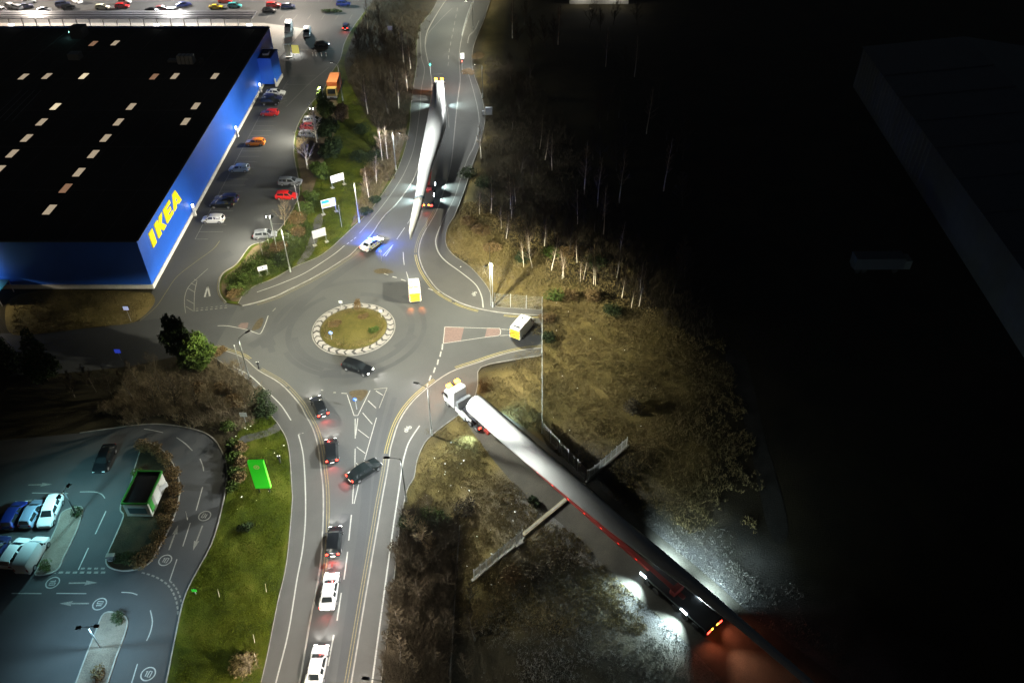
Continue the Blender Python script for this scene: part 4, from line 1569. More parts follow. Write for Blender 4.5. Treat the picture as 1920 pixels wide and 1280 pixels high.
# ---- chevron vans
def chevrons(t, kind, m1, m2):
    S = SPECS[kind]
    x = S['x'][0] - .03
    H_, W_ = S['rz'][0] - .55, S['rh'][0] * 1.06
    q1, q2 = MB(), MB()
    n = 6
    for s in (1, -1):
        for k in range(-2, n + 1):
            za, zb = .5 + k * .32, .5 + (k + 1) * .32
            drop = .62
            P = [(0, za + drop), (W_, za), (W_, zb), (0, zb + drop)]
            P = [(a, min(max(b, .48), .48 + H_)) for a, b in P]
            if P[3][1] - P[0][1] < .02 and P[2][1] - P[1][1] < .02:
                continue
            pts = [(x, s * a, b) for a, b in P]
            (q1 if k % 2 == 0 else q2).poly(pts if s < 0 else pts[::-1])
    q1.build('yellow_chevron', m1, t)['kind'] = 'stuff'
    q2.build('red_chevron', m2, t)['kind'] = 'stuff'


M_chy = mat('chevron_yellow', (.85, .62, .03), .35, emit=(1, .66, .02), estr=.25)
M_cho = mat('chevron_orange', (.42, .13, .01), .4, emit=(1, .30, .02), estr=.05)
hv = vehicle('van', 'white works van with yellow chevron rear doors parked across the east arm', (995, 601), (966, 634), col=WHITE, name='works_van', cat='van')
chevrons(hv, 'van', M_chy, M_cho)
q = MB()
q.box(-2.2, 0, 2.46, .2, 1.2, .10)
q.build('roof_light_bar', M_trim, hv)
q = MB()
q.box(.2, .2, 2.46, .35, .3, .06)
q.build('roof_vent', M_trim, hv)
ev = vehicle('van', 'white escort van with orange-lit chevron rear doors driving north off the roundabout', (775, 521), (780, 576), col=WHITE, head=True, tail=False, name='escort_van', cat='van', size=1.02)
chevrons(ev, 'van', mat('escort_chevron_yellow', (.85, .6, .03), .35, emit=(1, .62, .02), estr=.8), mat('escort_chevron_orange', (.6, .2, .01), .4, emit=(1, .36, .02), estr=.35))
for s in (-.78, .78):
    q = MB()
    q.box(-2.74, s, 1.15, .08, .14, .95)
    q.build('amber_lamp', M_amber, ev)
    spot('amber_lamp_light', (-2.95, s, 1.1), (-1, s * .12, -.8), 1500, (1, .22, .02), 42, .7, ev, .06)
q = MB()
q.box(-1.6, 0, 2.48, .3, 1.5, .12)
q.build('roof_light_bar', M_amber, ev)
q = MB()
for k in range(5):
    q.box(-.9 + k * .42, 0, 2.47, .12, 1.3, .06)
q.build('roof_rack_bar', M_steel, ev)['kind'] = 'stuff'

# ---- cars beside the store (left bays face the wall)
WALLW, WALLE = PI, 0.0
for kind, p, hd, col, lab in (
        ('hatchback', (400, 411), WALLW, WHITE, 'white hatchback in the bay nearest the near corner of the blue store'),
        ('suv', (417, 383), WALLW, BLACK, 'black off-roader in the store bays, nearer of the dark pair'),
        ('estate', (424, 373), WALLW, NAVY, 'dark navy estate in the store bays, farther of the dark pair'),
        ('hatchback', (449, 316), WALLW, BLUEGREY, 'pale blue hatchback alone in the middle of the store bays'),
        ('hatchback', (479, 267), WALLW, ORANGE, 'orange hatchback alone in the store bays below the second wall lamp'),
        ('hatchback', (506, 212), WALLW, RED, 'red hatchback beside the dark cars in the far store bays'),
        ('suv', (507, 192), WALLE, BLACK, 'black off-roader between the red and navy cars in the far store bays'),
        ('estate', (511, 184), WALLE, NAVY, 'dark navy estate next to the white saloon by the store tower'),
        ('saloon', (517, 174), WALLE, WHITE, 'white saloon parked closest to the store tower'),
        ('estate', (544, 341), WALLE, GREY, 'grey estate parked beside the red car on the planting side of the side car park'),
        ('hatchback', (537, 367), WALLE, RED, 'bright red hatchback under the bare tree on the planting side of the side car park'),
        ('hatchback', (497, 440), 0.12, GREY, 'grey hatchback parked by the bushes near the exit of the side car park'),
        ('saloon', (582, 238), WALLE, DKRED, 'dark red car half hidden by the evergreen trees beside the side car park'),
        ('estate', (588, 226), WALLE, SILVER, 'silver car glinting between the evergreen trees beside the side car park'),
        ('hatchback', (578, 252), WALLE, GREY, 'grey car half hidden behind the tall birch beside the side car park')):
    vehicle(kind, lab, p, heading=hd, col=col)

# ---- lower car park
vehicle('estate', 'white estate car facing the camera in the upper row of the lower car park', (85, 986), (107, 937), col=WHITE)
vehicle('hatchback', 'teal-silver hatchback beside the white estate car in the lower car park', (74, 945), (51, 985), col=BLUEGREY)
vehicle('hatchback', 'dark blue car in shade at the end of the upper row, lower car park', (39, 948), (17, 988), col=BLUE)
vehicle('hatchback', 'white hatchback next to the white panel van in the lower car park', (45, 1016), (14, 1062), col=WHITE)
vehicle('midvan', 'white panel van casting a long shadow in the lower car park', (80, 1015), (46, 1071), col=WHITE, cat='van', name='panel_van')
vehicle('hatchback', 'navy car in shade left of the white hatchback in the lower car park', (8, 1012), (-24, 1058), col=NAVY)
vehicle('saloon', 'black saloon waiting in the dark lane above the kiosk', (190, 878), (204, 847), col=BLACK)

# ---- vans and cars behind the store, main car park along the top edge
vehicle('van', 'white panel van facing the camera behind the far corner of the store, left of two', (538, 68), (545, 44), col=WHITE, cat='van', name='panel_van')
vehicle('midvan', 'smaller pale van facing the camera beside the larger white van behind the store', (573, 76), (580, 53), col=SILVER, cat='van', name='panel_van')
TOP = [('hatchback', (17, 11), 2.6, WHITE, 'white hatchback in the cluster at the upper left corner of the main car park'), ('estate', (31, 14), 2.6, SILVER, 'silver estate in the cluster at the upper left corner'),
       ('saloon', (47, 12), .5, NAVY, 'navy saloon in the cluster at the upper left corner'), ('hatchback', (54, 3), .5, WHITE, 'white hatchback farthest back in the upper left cluster'), ('hatchback', (1, 18), 2.6, WHITE, 'white car cut by the left edge of the main car park'),
       ('coupe', (84, 18), .05, SILVER, 'silver sports car alone behind the canopy'), ('suv', (118, 9), .4, NAVY, 'dark off-roader reflecting cyan light in the main car park'), ('hatchback', (128, 14), .4, BLACK, 'black hatchback in front of the dark off-roader'),
       ('hatchback', (144, 2), 2.5, WHITE, 'white hatchback at the top edge of the main car park'), ('hatchback', (192, 14), .05, CREAM, 'cream hatchback next to the red car in the main car park'),
       ('hatchback', (229, 12), .1, RED, 'red hatchback in front of a white car in the main car park'), ('hatchback', (233, 4), .1, WHITE, 'white hatchback behind the red one in the main car park'),
       ('saloon', (287, 20), .1, BLACK, 'black saloon close behind the canopy in the main car park'), ('hatchback', (305, 17), .1, DKRED, 'dark red hatchback beside the black saloon behind the canopy'),
       ('hatchback', (328, 20), .1, SILVER, 'silver hatchback tucked behind the middle of the canopy'), ('saloon', (344, 9), .6, BLUE, 'purple-blue saloon under the white light streak'),
       ('coupe', (405, 13), .05, YELLOW, 'orange-yellow sports car in the main car park'), ('hatchback', (422, 2), .05, RED, 'red hatchback at the top edge behind the orange-yellow car'), ('hatchback', (440, 11), .05, TEAL, 'teal hatchback in the main car park'),
       ('suv', (513, 11), .1, RED, 'red off-roader above the end of the canopy'), ('hatchback', (505, 20), .1, BLACK, 'black hatchback in front of the red off-roader'), ('hatchback', (540, 12), .1, NAVY, 'navy hatchback right of the red off-roader'),
       ('suv', (644, 8), .1, BLUE, 'blue off-roader by the shrub island of the main car park'), ('hatchback', (604, 84), .1, BLACK, 'black car with one lit lamp behind the banner stand')]
for kind, p, hd, col, lab in TOP:
    vehicle(kind, lab, p, heading=hd, col=col, detail=False)

# ---- orange box lorry beside the side car park
bl = thing('box_lorry', 'orange box lorry with a yellow cab parked at the end of the side car park', 'lorry', (*at(624, 187), ZR + .02), 0)
a, b = Vector(at(620, 194)), Vector(at(633, 158))
bl.rotation_euler.z = math.atan2(a.y - b.y, a.x - b.x)
M_or = mat('orange_box', (.55, .13, .03), .55, var=.1)
q = MB()
q.box(-4.6, 0, 2.35, 6.2, 2.5, 2.7)
q.build('cargo_box', M_or, bl)
q = MB()
q.box(-4.6, 0, 3.73, 6.0, 2.3, .06)
q.build('box_roof', mat('orange_roof', (.58, .2, .07), .6), bl)
cab = MB()
cab.v = [(-1.4, -1.2, .6), (.55, -1.2, .6), (.55, 1.2, .6), (-1.4, 1.2, .6), (-1.4, -1.15, 2.75), (.0, -1.12, 2.7), (.0, 1.12, 2.7), (-1.4, 1.15, 2.75), (.5, -1.18, 1.5), (.5, 1.18, 1.5)]
cab.f = [(3, 2, 1, 0), (4, 5, 6, 7), (0, 1, 8, 5, 4), (3, 7, 6, 9, 2), (1, 2, 9, 8), (8, 9, 6, 5), (0, 4, 7, 3)]
cab.m = [0] * 7
cab.build('cab', mat('yellow_cab', (.55, .38, .10), .4, coat=.4), bl)
q = MB()
q.poly([(.52, -1.0, 1.6), (.52, 1.0, 1.6), (.06, .96, 2.62), (.06, -.96, 2.62)])
q.build('windscreen', M_glass, bl)
q = MB()
q.box(.62, 0, .8, .16, 2.3, .5)
q.build('bumper', WHITE, bl)
q = MB()
q.box(-3.4, 0, .75, 8.2, .9, .3)
q.build('chassis', M_trim, bl)
q = MB()
q.tube((0, -.15, 0), (0, .15, 0), .48, .48, 14)
wm = q.mesh('wheel', M_tyre)
for x in (-.5, -6.2):
    for s in (-1.05, 1.05):
        add('wheel', wm, bl, (x, s, .48))
for s in (-.9, .9):
    q = MB()
    q.box(.68, s, 1.0, .08, .35, .2)
    q.build('headlight', M_hl_off, bl)

# ================================================================== BLADE CONVOY
M_blade = mat('blade_gelcoat', (.41, .41, .39), .38, var=.05, scale=.3)
M_bladeend = mat('blade_root_face', (.16, .15, .13), .8)
M_trailer = mat('marker_streak_red', (.20, .018, .014), .5)  # red colour stands in for the light streak of the side markers
M_chassis = mat('lorry_chassis', (.03, .03, .035), .6)
M_work = mat('work_lamp', (.9, .95, 1), .3, emit=(.75, .95, 1), estr=24)


def blade(label, path, halfw, zs, thick, tip_rot=0.0):
    """path: world xy along the axis, halfw: half chord (m), zs: axis height, thick: thickness/chord"""
    t = thing('turbine_blade', label, 'turbine blade', (path[0][0], path[0][1], 0))
    o0 = Vector(path[0])
    n = 28
    q = MB()
    N = len(path)
    for i in range(N):
        p = Vector(path[i])
        d = (Vector(path[min(i + 1, N - 1)]) - Vector(path[max(i - 1, 0)])).normalized()
        s = Vector((-d.y, d.x))
        tw = .0
        for k in range(n):
            a = 2 * PI * k / n
            u, v = math.cos(a), math.sin(a)
            f = min(1, i / 3)
            # circular root easing into an aerofoil with a sharp trailing edge
            sharp = (1 - f * .72 * max(0, -u) ** 1.5)
            uu, vv = u, v * sharp * thick[i]
            cu, sv = uu, uu * math.sin(tw) * .5 + vv
            w_ = p - o0 + s * cu * halfw[i]
            q.v.append((w_.x, w_.y, zs[i] + sv * halfw[i]))
    for i in range(N - 1):
        for k in range(n):
            k2 = (k + 1) % n
            q.f.append((i * n + k, (i + 1) * n + k, (i + 1) * n + k2, i * n + k2))
    q.f.append(tuple((N - 1) * n + k for k in range(n)))
    q.m = [0] * len(q.f)
    b_ = q.build('shell', M_blade, t, True)
    q = MB()
    q.poly([q_ for q_ in b_.data.vertices and [tuple(b_.data.vertices[k].co) for k in range(n)]])
    q.build('root_face', M_bladeend, t)
    bm = bmesh.new()
    bm.from_mesh(b_.data)
    bmesh.ops.recalc_face_normals(bm, faces=bm.faces)
    bm.to_mesh(b_.data)
    bm.free()
    return t


def px_path(rows, z0):
    """rows: (px, py, half width px measured across the axis, z)"""
    path, hw, zs = [], [], []
    for k, (x, y, h, z) in enumerate(rows):
        p = Vector(at(x, y, z))
        path.append((p.x, p.y))
        a, b = rows[max(k - 1, 0)], rows[min(k + 1, len(rows) - 1)]
        d = Vector((b[0] - a[0], b[1] - a[1])).normalized()
        n_ = Vector((-d.y, d.x)) * h
        e0, e1 = Vector(at(x + n_.x, y + n_.y, z)), Vector(at(x - n_.x, y - n_.y, z))
        W = (Vector(path[-1]))
        dd = Vector(at(b[0], b[1], b[3])) - Vector(at(a[0], a[1], a[3]))
        dd.normalize()
        s = Vector((-dd.y, dd.x))
        hw.append(abs((e0 - e1).dot(s)) / 2)
        zs.append(z)
    return path, hw, zs


near_rows = [(890, 757, 17, 3.0), (900, 766, 18, 3.0), (940, 802, 19, 3.05), (1000, 854, 19, 3.1), (1070, 912, 18.5, 3.2), (1155, 983, 17, 3.3), (1240, 1049, 14.5, 3.3), (1320, 1113, 11.5, 3.3), (1395, 1175, 9, 3.3), (1515, 1278, 7.5, 3.3), (1640, 1390, 6, 3.4), (1760, 1500, 3, 3.5), (1800, 1540, .8, 3.5)]
path, hw, zs = px_path(near_rows, 3)
NB_path = path
blade('huge white turbine blade pointing away from the near lorry across the dark field', path, hw, zs, [1, 1, .95, .85, .75, .65, .6, .6, .6, .55, .5, .5, .5])
far_rows = [(821.5, 164, 10.5, 3.3), (821.5, 176, 12, 3.3), (821, 190, 13.5, 3.3), (820, 210, 16.5, 3.3), (818, 235, 18.8, 3.3), (811, 263, 17.2, 3.3), (798, 310, 13, 3.3), (792.5, 341, 10, 3.3), (786.5, 372, 8.8, 3.3), (779, 404, 8, 3.2), (772, 432, 5, 3.2), (769.5, 449, 1.2, 3.2)]
path, hw, zs = px_path(far_rows, 3.3)
FB_path = path
fb = blade('white turbine blade lying along the north road on the far lorry', path, hw, zs, [1, 1, .9, .75, .6, .5, .45, .42, .4, .35, .3, .3])
# lashing strap round the far blade
p = Vector(path[8])
d = (Vector(path[9]) - Vector(path[7])).normalized()
q = MB()
lp = p - Vector(path[0])
s = Vector((-d.y, d.x))
for k in range(20):
    a, b = 2 * PI * k / 20, 2 * PI * (k + 1) / 20
    h_ = hw[8] + .06
    R_ = lambda t: (lp.x + s.x * math.cos(t) * h_, lp.y + s.y * math.cos(t) * h_, zs[8] + math.sin(t) * h_ * .5)
    A, B = Vector(R_(a)), Vector(R_(b))
    dd = Vector((d.x, d.y, 0)) * .45
    q.poly([tuple(A - dd), tuple(B - dd), tuple(B + dd), tuple(A + dd)])
q.build('strap', mat('dark_strap', (.02, .05, .06), .7), fb)


def lorry(label, cabpos, ang, near=True):
    t = thing('tractor_lorry', label, 'lorry', (*cabpos, ZR + .02), ang)
    # cab: x forward, front at +1.2
    c = MB()
    w2 = 1.24
    prof = [(-1.15, .75), (1.15, .75), (1.22, 1.6), (.98, 2.75), (.55, 3.35), (-.9, 3.75), (-1.15, 3.6)]
    n = len(prof)
    for s_, k in ((1, 1.0), (-1, 1.0)):
        for x, z in prof:
            c.v.append((x, s_ * (w2 if z < 2.8 else w2 - .12), z))
    for k in range(n):
        k2 = (k + 1) % n
        c.f.append((k, n + k, n + k2, k2))
    c.f.append(tuple(range(n)))
    c.f.append(tuple(reversed(range(n, 2 * n))))
    c.m = [0] * len(c.f)
    cb = c.build('cab', WHITE, t)
    bm = bmesh.new()
    bm.from_mesh(cb.data)
    bmesh.ops.recalc_face_normals(bm, faces=bm.faces)
    bm.to_mesh(cb.data)
    bm.free()
    md = cb.modifiers.new('edge', 'BEVEL')
    md.width = .09
    md.segments = 2
    q = MB()
    q.poly([(1.225, -1.1, 1.68), (1.225, 1.1, 1.68), (1.0, 1.06, 2.68), (1.0, -1.06, 2.68)])
    q.build('windscreen', M_glass, t)
    for s_ in (1, -1):
        q = MB()
        q.box(.55, s_ * 1.245, 2.15, .9, .02, .75)
        q.build('side_window', M_glass, t)
        q = MB()
        q.box(-3.2, s_ * 1.12, .9, 3.6, .12, .75)
        q.build('side_skirt', WHITE, t)
        q = MB()
        q.box(1.1, s_ * 1.42, 2.3, .16, .24, .5)
        q.build('wing_mirror', M_trim, t)
        q = MB()
        q.box(1.2, s_ * .9, 1.0, .12, .4, .25)
        q.build('headlight', M_hl_on, t)
        q = MB()
        q.box(-6.7, s_ * 1.0, 1.0, .1, .35, .22)
        q.build('taillight', M_tl_on, t)
        q = MB()
        q.box(.35, s_ * .72, 3.72, .6, .62, .36)
        q.build('beacon', M_amber, t)
    q = MB()
    q.box(.35, 0, 3.52, .5, 2.2, .1)
    q.build('light_bar', M_trim, t)
    q = MB()
    q.box(-3.6, 0, .95, 6.2, 1.0, .32)
    q.box(-4.6, 0, 1.2, 1.8, 1.6, .2)
    q.build('chassis', M_chassis, t)
    q = MB()
    q.box(-1.9, 0, 1.7, .5, 2.3, 1.6)
    q.build('equipment_rack', M_grey, t)
    q = MB()
    q.box(-3.0, 1.05, .75, 1.4, .5, .6)
    q.build('fuel_tank', M_steel, t)
    q = MB()
    q.tube((0, -.17, 0), (0, .17, 0), .5, .5, 16)
    wm_ = q.mesh('wheel', M_tyre)
    q = MB()
    q.tube((0, -.18, 0), (0, .18, 0), .28, .28, 10)
    rm_ = q.mesh('rim', M_rim)
    for x in (.35, -3.4, -4.75, -6.1):
        for s_ in (-1.06, 1.06):
            wl = add('wheel', wm_, t, (x, s_, .5))
            add('rim', rm_, wl)
    spot('beacon_light', (.9, .9, 3.9), (1, .8, -1.0), 1400, (1, .26, .04), 130, .9, t, .1)
    spot('beacon_light', (.9, -.9, 3.9), (1, -.8, -1.0), 1400, (1, .26, .04), 130, .9, t, .1)
    return t


def trailer(label, front, rear, wl, red=True, tailp=300):
    """front/rear: world xy of the coupling and the last axle"""
    a, b = Vector(front), Vector(rear)
    d = a - b
    L = d.length
    ang = math.atan2(d.y, d.x)
    t = thing('blade_trailer', label, 'trailer', (b.x, b.y, ZR + .02), ang)
    q = MB()
    q.box(L / 2 + 1, 0, 1.15, L - 2, .55, .45)
    q.build('telescopic_beam', M_trailer, t)
    q = MB()
    q.box(2.5, 0, 1.2, 9.0, 2.5, .3)
    q.box(-2.1, 0, .95, .3, 2.5, .5)
    q.build('bogie_deck', M_chassis, t)
    q = MB()
    q.box(3.2, 0, 1.75, .7, 1.6, .8)
    q.build('blade_cradle', M_trailer, t)
    q = MB()
    q.box(L - 3.2, 0, 1.5, .9, 2.2, .5)
    q.build('front_cradle', M_trailer, t)
    q = MB()
    q.tube((0, -.2, 0), (0, .2, 0), .45, .45, 14)
    wm_ = q.mesh('wheel', M_tyre)
    for x in (-.6, .8, 2.2, 5.0, 6.4):
        for s_ in (-1.05, 1.05):
            add('wheel', wm_, t, (x, s_, .45))
    for s_ in (1, -1):
        q = MB()
        q.box(-2.28, s_ * .95, 1.0, .08, .5, .25)
        q.build('taillight', M_tl_on, t)
        q = MB()
        q.box(-2.28, s_ * .45, 1.1, .08, .25, .2)
        q.build('marker_lamp', M_amber, t)
        for x in wl:
            q = MB()
            q.box(x, s_ * 1.32, 1.35, .9, .12, .2)
            q.build('work_lamp', M_work, t)
    return t, L


def aim(px1, px2):
    a, b = Vector(at(*px1)), Vector(at(*px2))
    return math.atan2(a.y - b.y, a.x - b.x)


# near lorry
ax0, ax1 = Vector(NB_path[2]), Vector(NB_path[5])
nd = (ax0 - ax1).normalized()
nang = math.atan2(nd.y, nd.x)
ncab = Vector(at(853, 727, 3.2))
nl = lorry('white tractor lorry with amber beacons leaving the field road under the near blade', (ncab.x, ncab.y), nang)
bog = Vector(at(1308, 1152, .6))
ncp = ncab - nd * 5.0
nt_, nL = trailer('light-streak-red telescopic trailer carrying the near blade, its bogie lit by white work lamps', (ncp.x, ncp.y), (bog.x, bog.y), (1.0, 7.0))
# bright work lamps: on the tractor, and in two rows on the bogie
for s_ in (1, -1):
    spot('work_light', (-6.2, s_ * 1.35, 1.7), (-.35, s_ * 1, -.62), 5500, (.55, .86, 1), 80, .8, nl, .08)
    for x in (1.0, 7.0):
        spot('work_light', (x, s_ * 1.45, 1.5), (.05, s_ * 1, -.5 if s_ > 0 else -.7), 11000, (.66, .9, 1), 112, 1.0, nt_, .08)
spot('cab_work_light', (-2.3, 0, 3.6), (-1, 0, -.25), 1200, (1, .96, .92), 95, .8, nl, .12)
spot('rear_red_light', (-2.6, .9, 1.3), (-1, .9, -.3), 420, (1, .22, .10), 140, 1.0, nt_, .1)
spot('rear_red_light', (-2.6, -.9, 1.3), (-1, -.3, -.3), 420, (1, .24, .12), 140, 1.0, nt_, .1)
spot('rear_amber_light', (-2.7, 0, 1.9), (-1, .12, -.15), 2600, (1, .44, .28), 72, 1.0, nt_, .1)
for k in range(9):
    q = MB()
    x_ = 9 + k * (nL - 16) / 8
    q.box(x_, .30, 1.25, .3, .06, .1)
    q.build('side_marker', mat('red_side_marker', (.6, .03, .02), .4, emit=(1, .04, .02), estr=1.2), nt_)

# far lorry
fcab = Vector(at(823, 154, 3.2))
fang = aim((823, 150), (820, 200))
fl = lorry('white tractor lorry with twin amber beacons on the north road under the far blade', (fcab.x, fcab.y), fang)
fbog = Vector(at(801, 378, .6))
fcp = fcab - Vector((math.cos(fang), math.sin(fang))) * 5
ft_, fL = trailer('light-streak-red telescopic trailer of the far blade with red tail lamps and white work lamps', (fcp.x, fcp.y), (fbog.x, fbog.y), (1.2, 5.6))
for s_ in (1, -1):
    spot('work_light', (-6.4, s_ * 1.35, 1.7), (-.15, s_ * 1, -.5), 6000, (.72, .97, 1), 74, .85, fl, .08)
    for x in (1.6, 7.0):
        spot('work_light', (x, s_ * 1.45, 1.5), (-.2, s_ * 1, -.5), 7000, (.72, .97, 1), 66, .85, ft_, .08)
spot('rear_red_light', (-2.6, 0, 1.0), (-1, 0, -.5), 400, (1, .08, .05), 100, .9, ft_, .08)
spot('blade_light', (2.0, 1.5, 1.9), (.5, .3, 1), 700, (.8, .97, 1), 120, .9, ft_, .1)


# ================================================================== STREET LAMPS
def street_lamp(label, base, h, arm, power=1.0, col=WARM, alen=1.7, group='road lamps along the kerbs', lit=True, cut=(.18, .46), back=.6):
    """arm: world direction of the outreach arm"""
    x, y = base
    t = thing('street_lamp', label, 'street lamp', (x, y, .1), math.atan2(arm[1], arm[0]), group)
    q = MB()
    q.tube((0, 0, 0), (0, 0, h - .1), .11, .065, 8)
    q.build('pole', M_pole, t)
    q = MB()
    q.tube((0, 0, 0), (0, 0, 1.1), .16, .15, 8)
    q.build('base', M_steel, t)
    q = MB()
    q.tube((0, 0, h - .12), (alen - .3, 0, h + .08), .04, .035, 6)
    q.build('arm', M_blk, t)
    q = MB()
    q.box(alen, 0, h + .10, .78, .30, .13, 0, 0, .8)
    hd = q.build('head', M_blk, t)
    q = MB()
    q.box(alen, 0, h + .02, .5, .2, .03)
    q.build('lens', M_lens if lit else M_blk, hd)
    if lit:
        point('lamp_light', (alen, 0, h - .06), LAMP_W * power, col, t, .12, cut0=cut[0], cut1=cut[1], arm=Vector((arm[0], arm[1])).normalized(), back=back)
    return t


def lb(px, py):
    return at(px, py)


street_lamp('lamp on the left kerb by the small white sign, nearest the roundabout', lb(545, 511), 9.0, (.75, -.66), 1.0)
street_lamp('lamp on the left kerb right of the two-colour billboard', lb(674, 418), 8.6, (.8, -.6), .9, back=1)
street_lamp('lamp on the left kerb beside the far blade', lb(743, 320), 8.6, (.9, -.4), 1.1, (.93, .98, .97), cut=(.12, .38))
street_lamp('lamp standing at the end of the green bank behind the orange lorry', lb(643, 190), 9.2, (-.9, .4), .5)
street_lamp('lamp behind the mesh fence corner at the east arm', lb(924, 577), 9.2, (-.5, -.85), 2.3, cut=(.23, .45), back=1)
street_lamp('lamp on the right kerb just left of the near white lorry', lb(810, 816), 9.0, (-.9, .42), 1.55, (.94, .98, .93), cut=(.13, .38), back=1)
street_lamp('lamp on the right kerb of the south road by the black saloon', lb(762, 940), 8.0, (-1, .05), 1.05, (.90, .97, 1), back=.22)
street_lamp('lamp on the left corner beside the bright green tree', lb(470, 717), 8.4, (.6, .8), 1.1, cut=(.14, .4), back=.45)
street_lamp('lamp on the right path beside the root of the far blade', lb(905, 184), 8.2, (-1, .05), 1.5, (.93, .98, .97), cut=(.15, .38), back=.06)
street_lamp('farthest lamp on the verge where the north road bends away', lb(887, 58), 8.2, (-1, .05), 1.7, cut=(.16, .42), back=.05)
street_lamp('lamp on the left kerb at the bottom of the grass verge', lb(455, 1368), 8.4, (1, .1), .42, back=.25)
street_lamp('lamp on the right kerb below the bottom edge', lb(735, 1350), 8.0, (-1, .1), 1.1, (1, .90, .82), back=.15)
street_lamp('far lamp on the left of the north road before the bend', lb(806, -20), 8.4, (1, .1), 1.7, back=.15)


def mast(label, base, h, power, col, ang, spots=2, group='car park lamp masts', side=.9, cut=(.17, .44), pole=None):
    t = thing('lamp_mast', label, 'lamp mast', (base[0], base[1], .1), ang, group)
    q = MB()
    q.tube((0, 0, 0), (0, 0, h), .10, .06, 8)
    q.build('pole', pole or M_pole, t)
    q = MB()
    q.tube((-side, 0, h + .02), (side, 0, h + .02), .035, .035, 6)
    q.build('crossarm', M_blk, t)
    for s_ in ((-1, 1) if spots == 2 else (1,)):
        q = MB()
        q.box(s_ * side, 0, h + .03, .55, .36, .14, 0, 0, .85)
        hd = q.build('head', M_blk, t)
        q = MB()
        q.box(s_ * side, 0, h - .055, .36, .22, .02)
        q.build('lens', M_lens, hd)
        point('mast_light', (s_ * side, 0, h - .14), power, col, t, .12, cut0=cut[0], cut1=cut[1])
    return t


mast('twin-headed lamp mast on the sandy island of the lower car park', at(189, 1214), 4.1, 1150, (.42, .78, 1), .1, cut=(.2, .6))
mast('slim lamp mast on the brown island beside the white estate car', at(146, 968), 4.8, 1150, (.36, .88, .98), 1.3, cut=(.24, .6), pole=M_blk)
def flood_mast(label, base, h, power, col, aims):
    t = thing('flood_mast', label, 'lamp mast', (base[0], base[1], .1), 0, None)
    q = MB()
    q.tube((0, 0, 0), (0, 0, h), .10, .06, 8)
    q.build('pole', M_pole, t)
    q = MB()
    q.tube((-.5, 0, h - .1), (.5, 0, h - .1), .035, .035, 6)
    q.build('crossarm', M_blk, t)
    for k, a in enumerate(aims):
        hx = (k - (len(aims) - 1) / 2) * .7
        q = MB()
        q.box(hx, 0, h, .5, .5, .2, 0, 0, .8)
        hd = q.build('head', M_blk, t)
        q = MB()
        q.box(hx - .27, 0, h - .05, .03, .4, .16)
        q.build('lens', M_lens, hd)
        spot('flood_light', (hx - .35, 0, h - .1), a, power * .8, col, 118, .8, t, .25)
    return t


flood_mast('floodlight mast glinting among the evergreens nearest the half-hidden cars', at(596, 262), 7.2, 27000, (1, .95, .80), [(-1, -.35, -.42), (-1, .4, -.42)])
flood_mast('floodlight mast among the evergreens nearest the orange lorry', at(612, 222), 7.4, 16000, (1, .95, .80), [(-1, .3, -.42)])
flood_mast('floodlight mast in the bushes by the silver hatchback', at(520, 470), 7.0, 27000, (1, .95, .80), [(-1, -.1, -.42), (-.6, 1, -.45)])
mast('twin-headed camera and lamp mast standing by the grey estate', at(564, 406), 7.0, 130, NEUT, .5, group=None)
for k, (px, py, p) in enumerate(((60, 4, 8000), (322, 2, 8000), (545, 2, 7500), (690, 30, 2000))):
    mast('twin-headed lamp mast in the main car park ' + ['near the upper left corner', 'behind the middle of the canopy', 'above the white vans', 'at its dark right edge'][k], at(px, py), 8.0, p, [(1, .86, .74), (.95, .92, .9), (1, .86, .72), (.6, .9, 1)][k], .2, cut=(.05, .3))
# banner stand entrance lights
x, y = at(546, 106)
bn = thing('banner', 'tall white banner lit by a floodlight at the store exit', 'banner', (*at(541, 108), ZR), .25)
q = MB()
q.box(0, 0, 1.9, 1.3, .08, 3.0)
q.build('panel', M_white_p, bn)
q = MB()
q.tube((.72, 0, 0), (.72, 0, 3.6), .05)
q.build('pole', M_steel, bn)
q = MB()
q.box(.2, 0, .08, 1.6, .6, .16)
q.build('base', M_plateconc, bn)
ys = thing('yellow_sign', 'bright yellow sign board on poles beside the white banner', 'sign', (*at(557, 111), ZR), -.1)
q = MB()
q.box(0, 0, 2.6, 1.9, .1, 2.2)
q.build('board', mat('yellow_board', (.8, .68, .1), .5, emit=(1, .9, .25), estr=.5), ys)
for s_ in (-.8, 1.15):
    q = MB()
    q.tube((s_, .08, 0), (s_, .08, 3.8), .05)
    q.build('pole', M_steel, ys)
spot('banner_floodlight', (x + .4, y + 2.4, 4.4), (.06, -.35, -1), 8000, (1, .99, .95), 80, .9, None, .15)
for k, px in enumerate((587, 593, 603, 612)):
    t = thing('bollard', 'short white bollard in the row of four by the store exit', 'bollard', (*at(px, 106), ZR), 0, 'bollards by the store exit')
    q = MB()
    q.tube((0, 0, 0), (0, 0, 1.0), .13, .11, 8)
    q.build('post', M_white_p, t)
    q = MB()
    q.tube((0, 0, .78), (0, 0, .9), .135, .13, 8)
    q.build('band', M_tl_off, t)

# ================================================================== SIGNS
M_board = mat('white_board', (.72, .72, .72), .45, emit=(1, 1, 1), estr=.10)


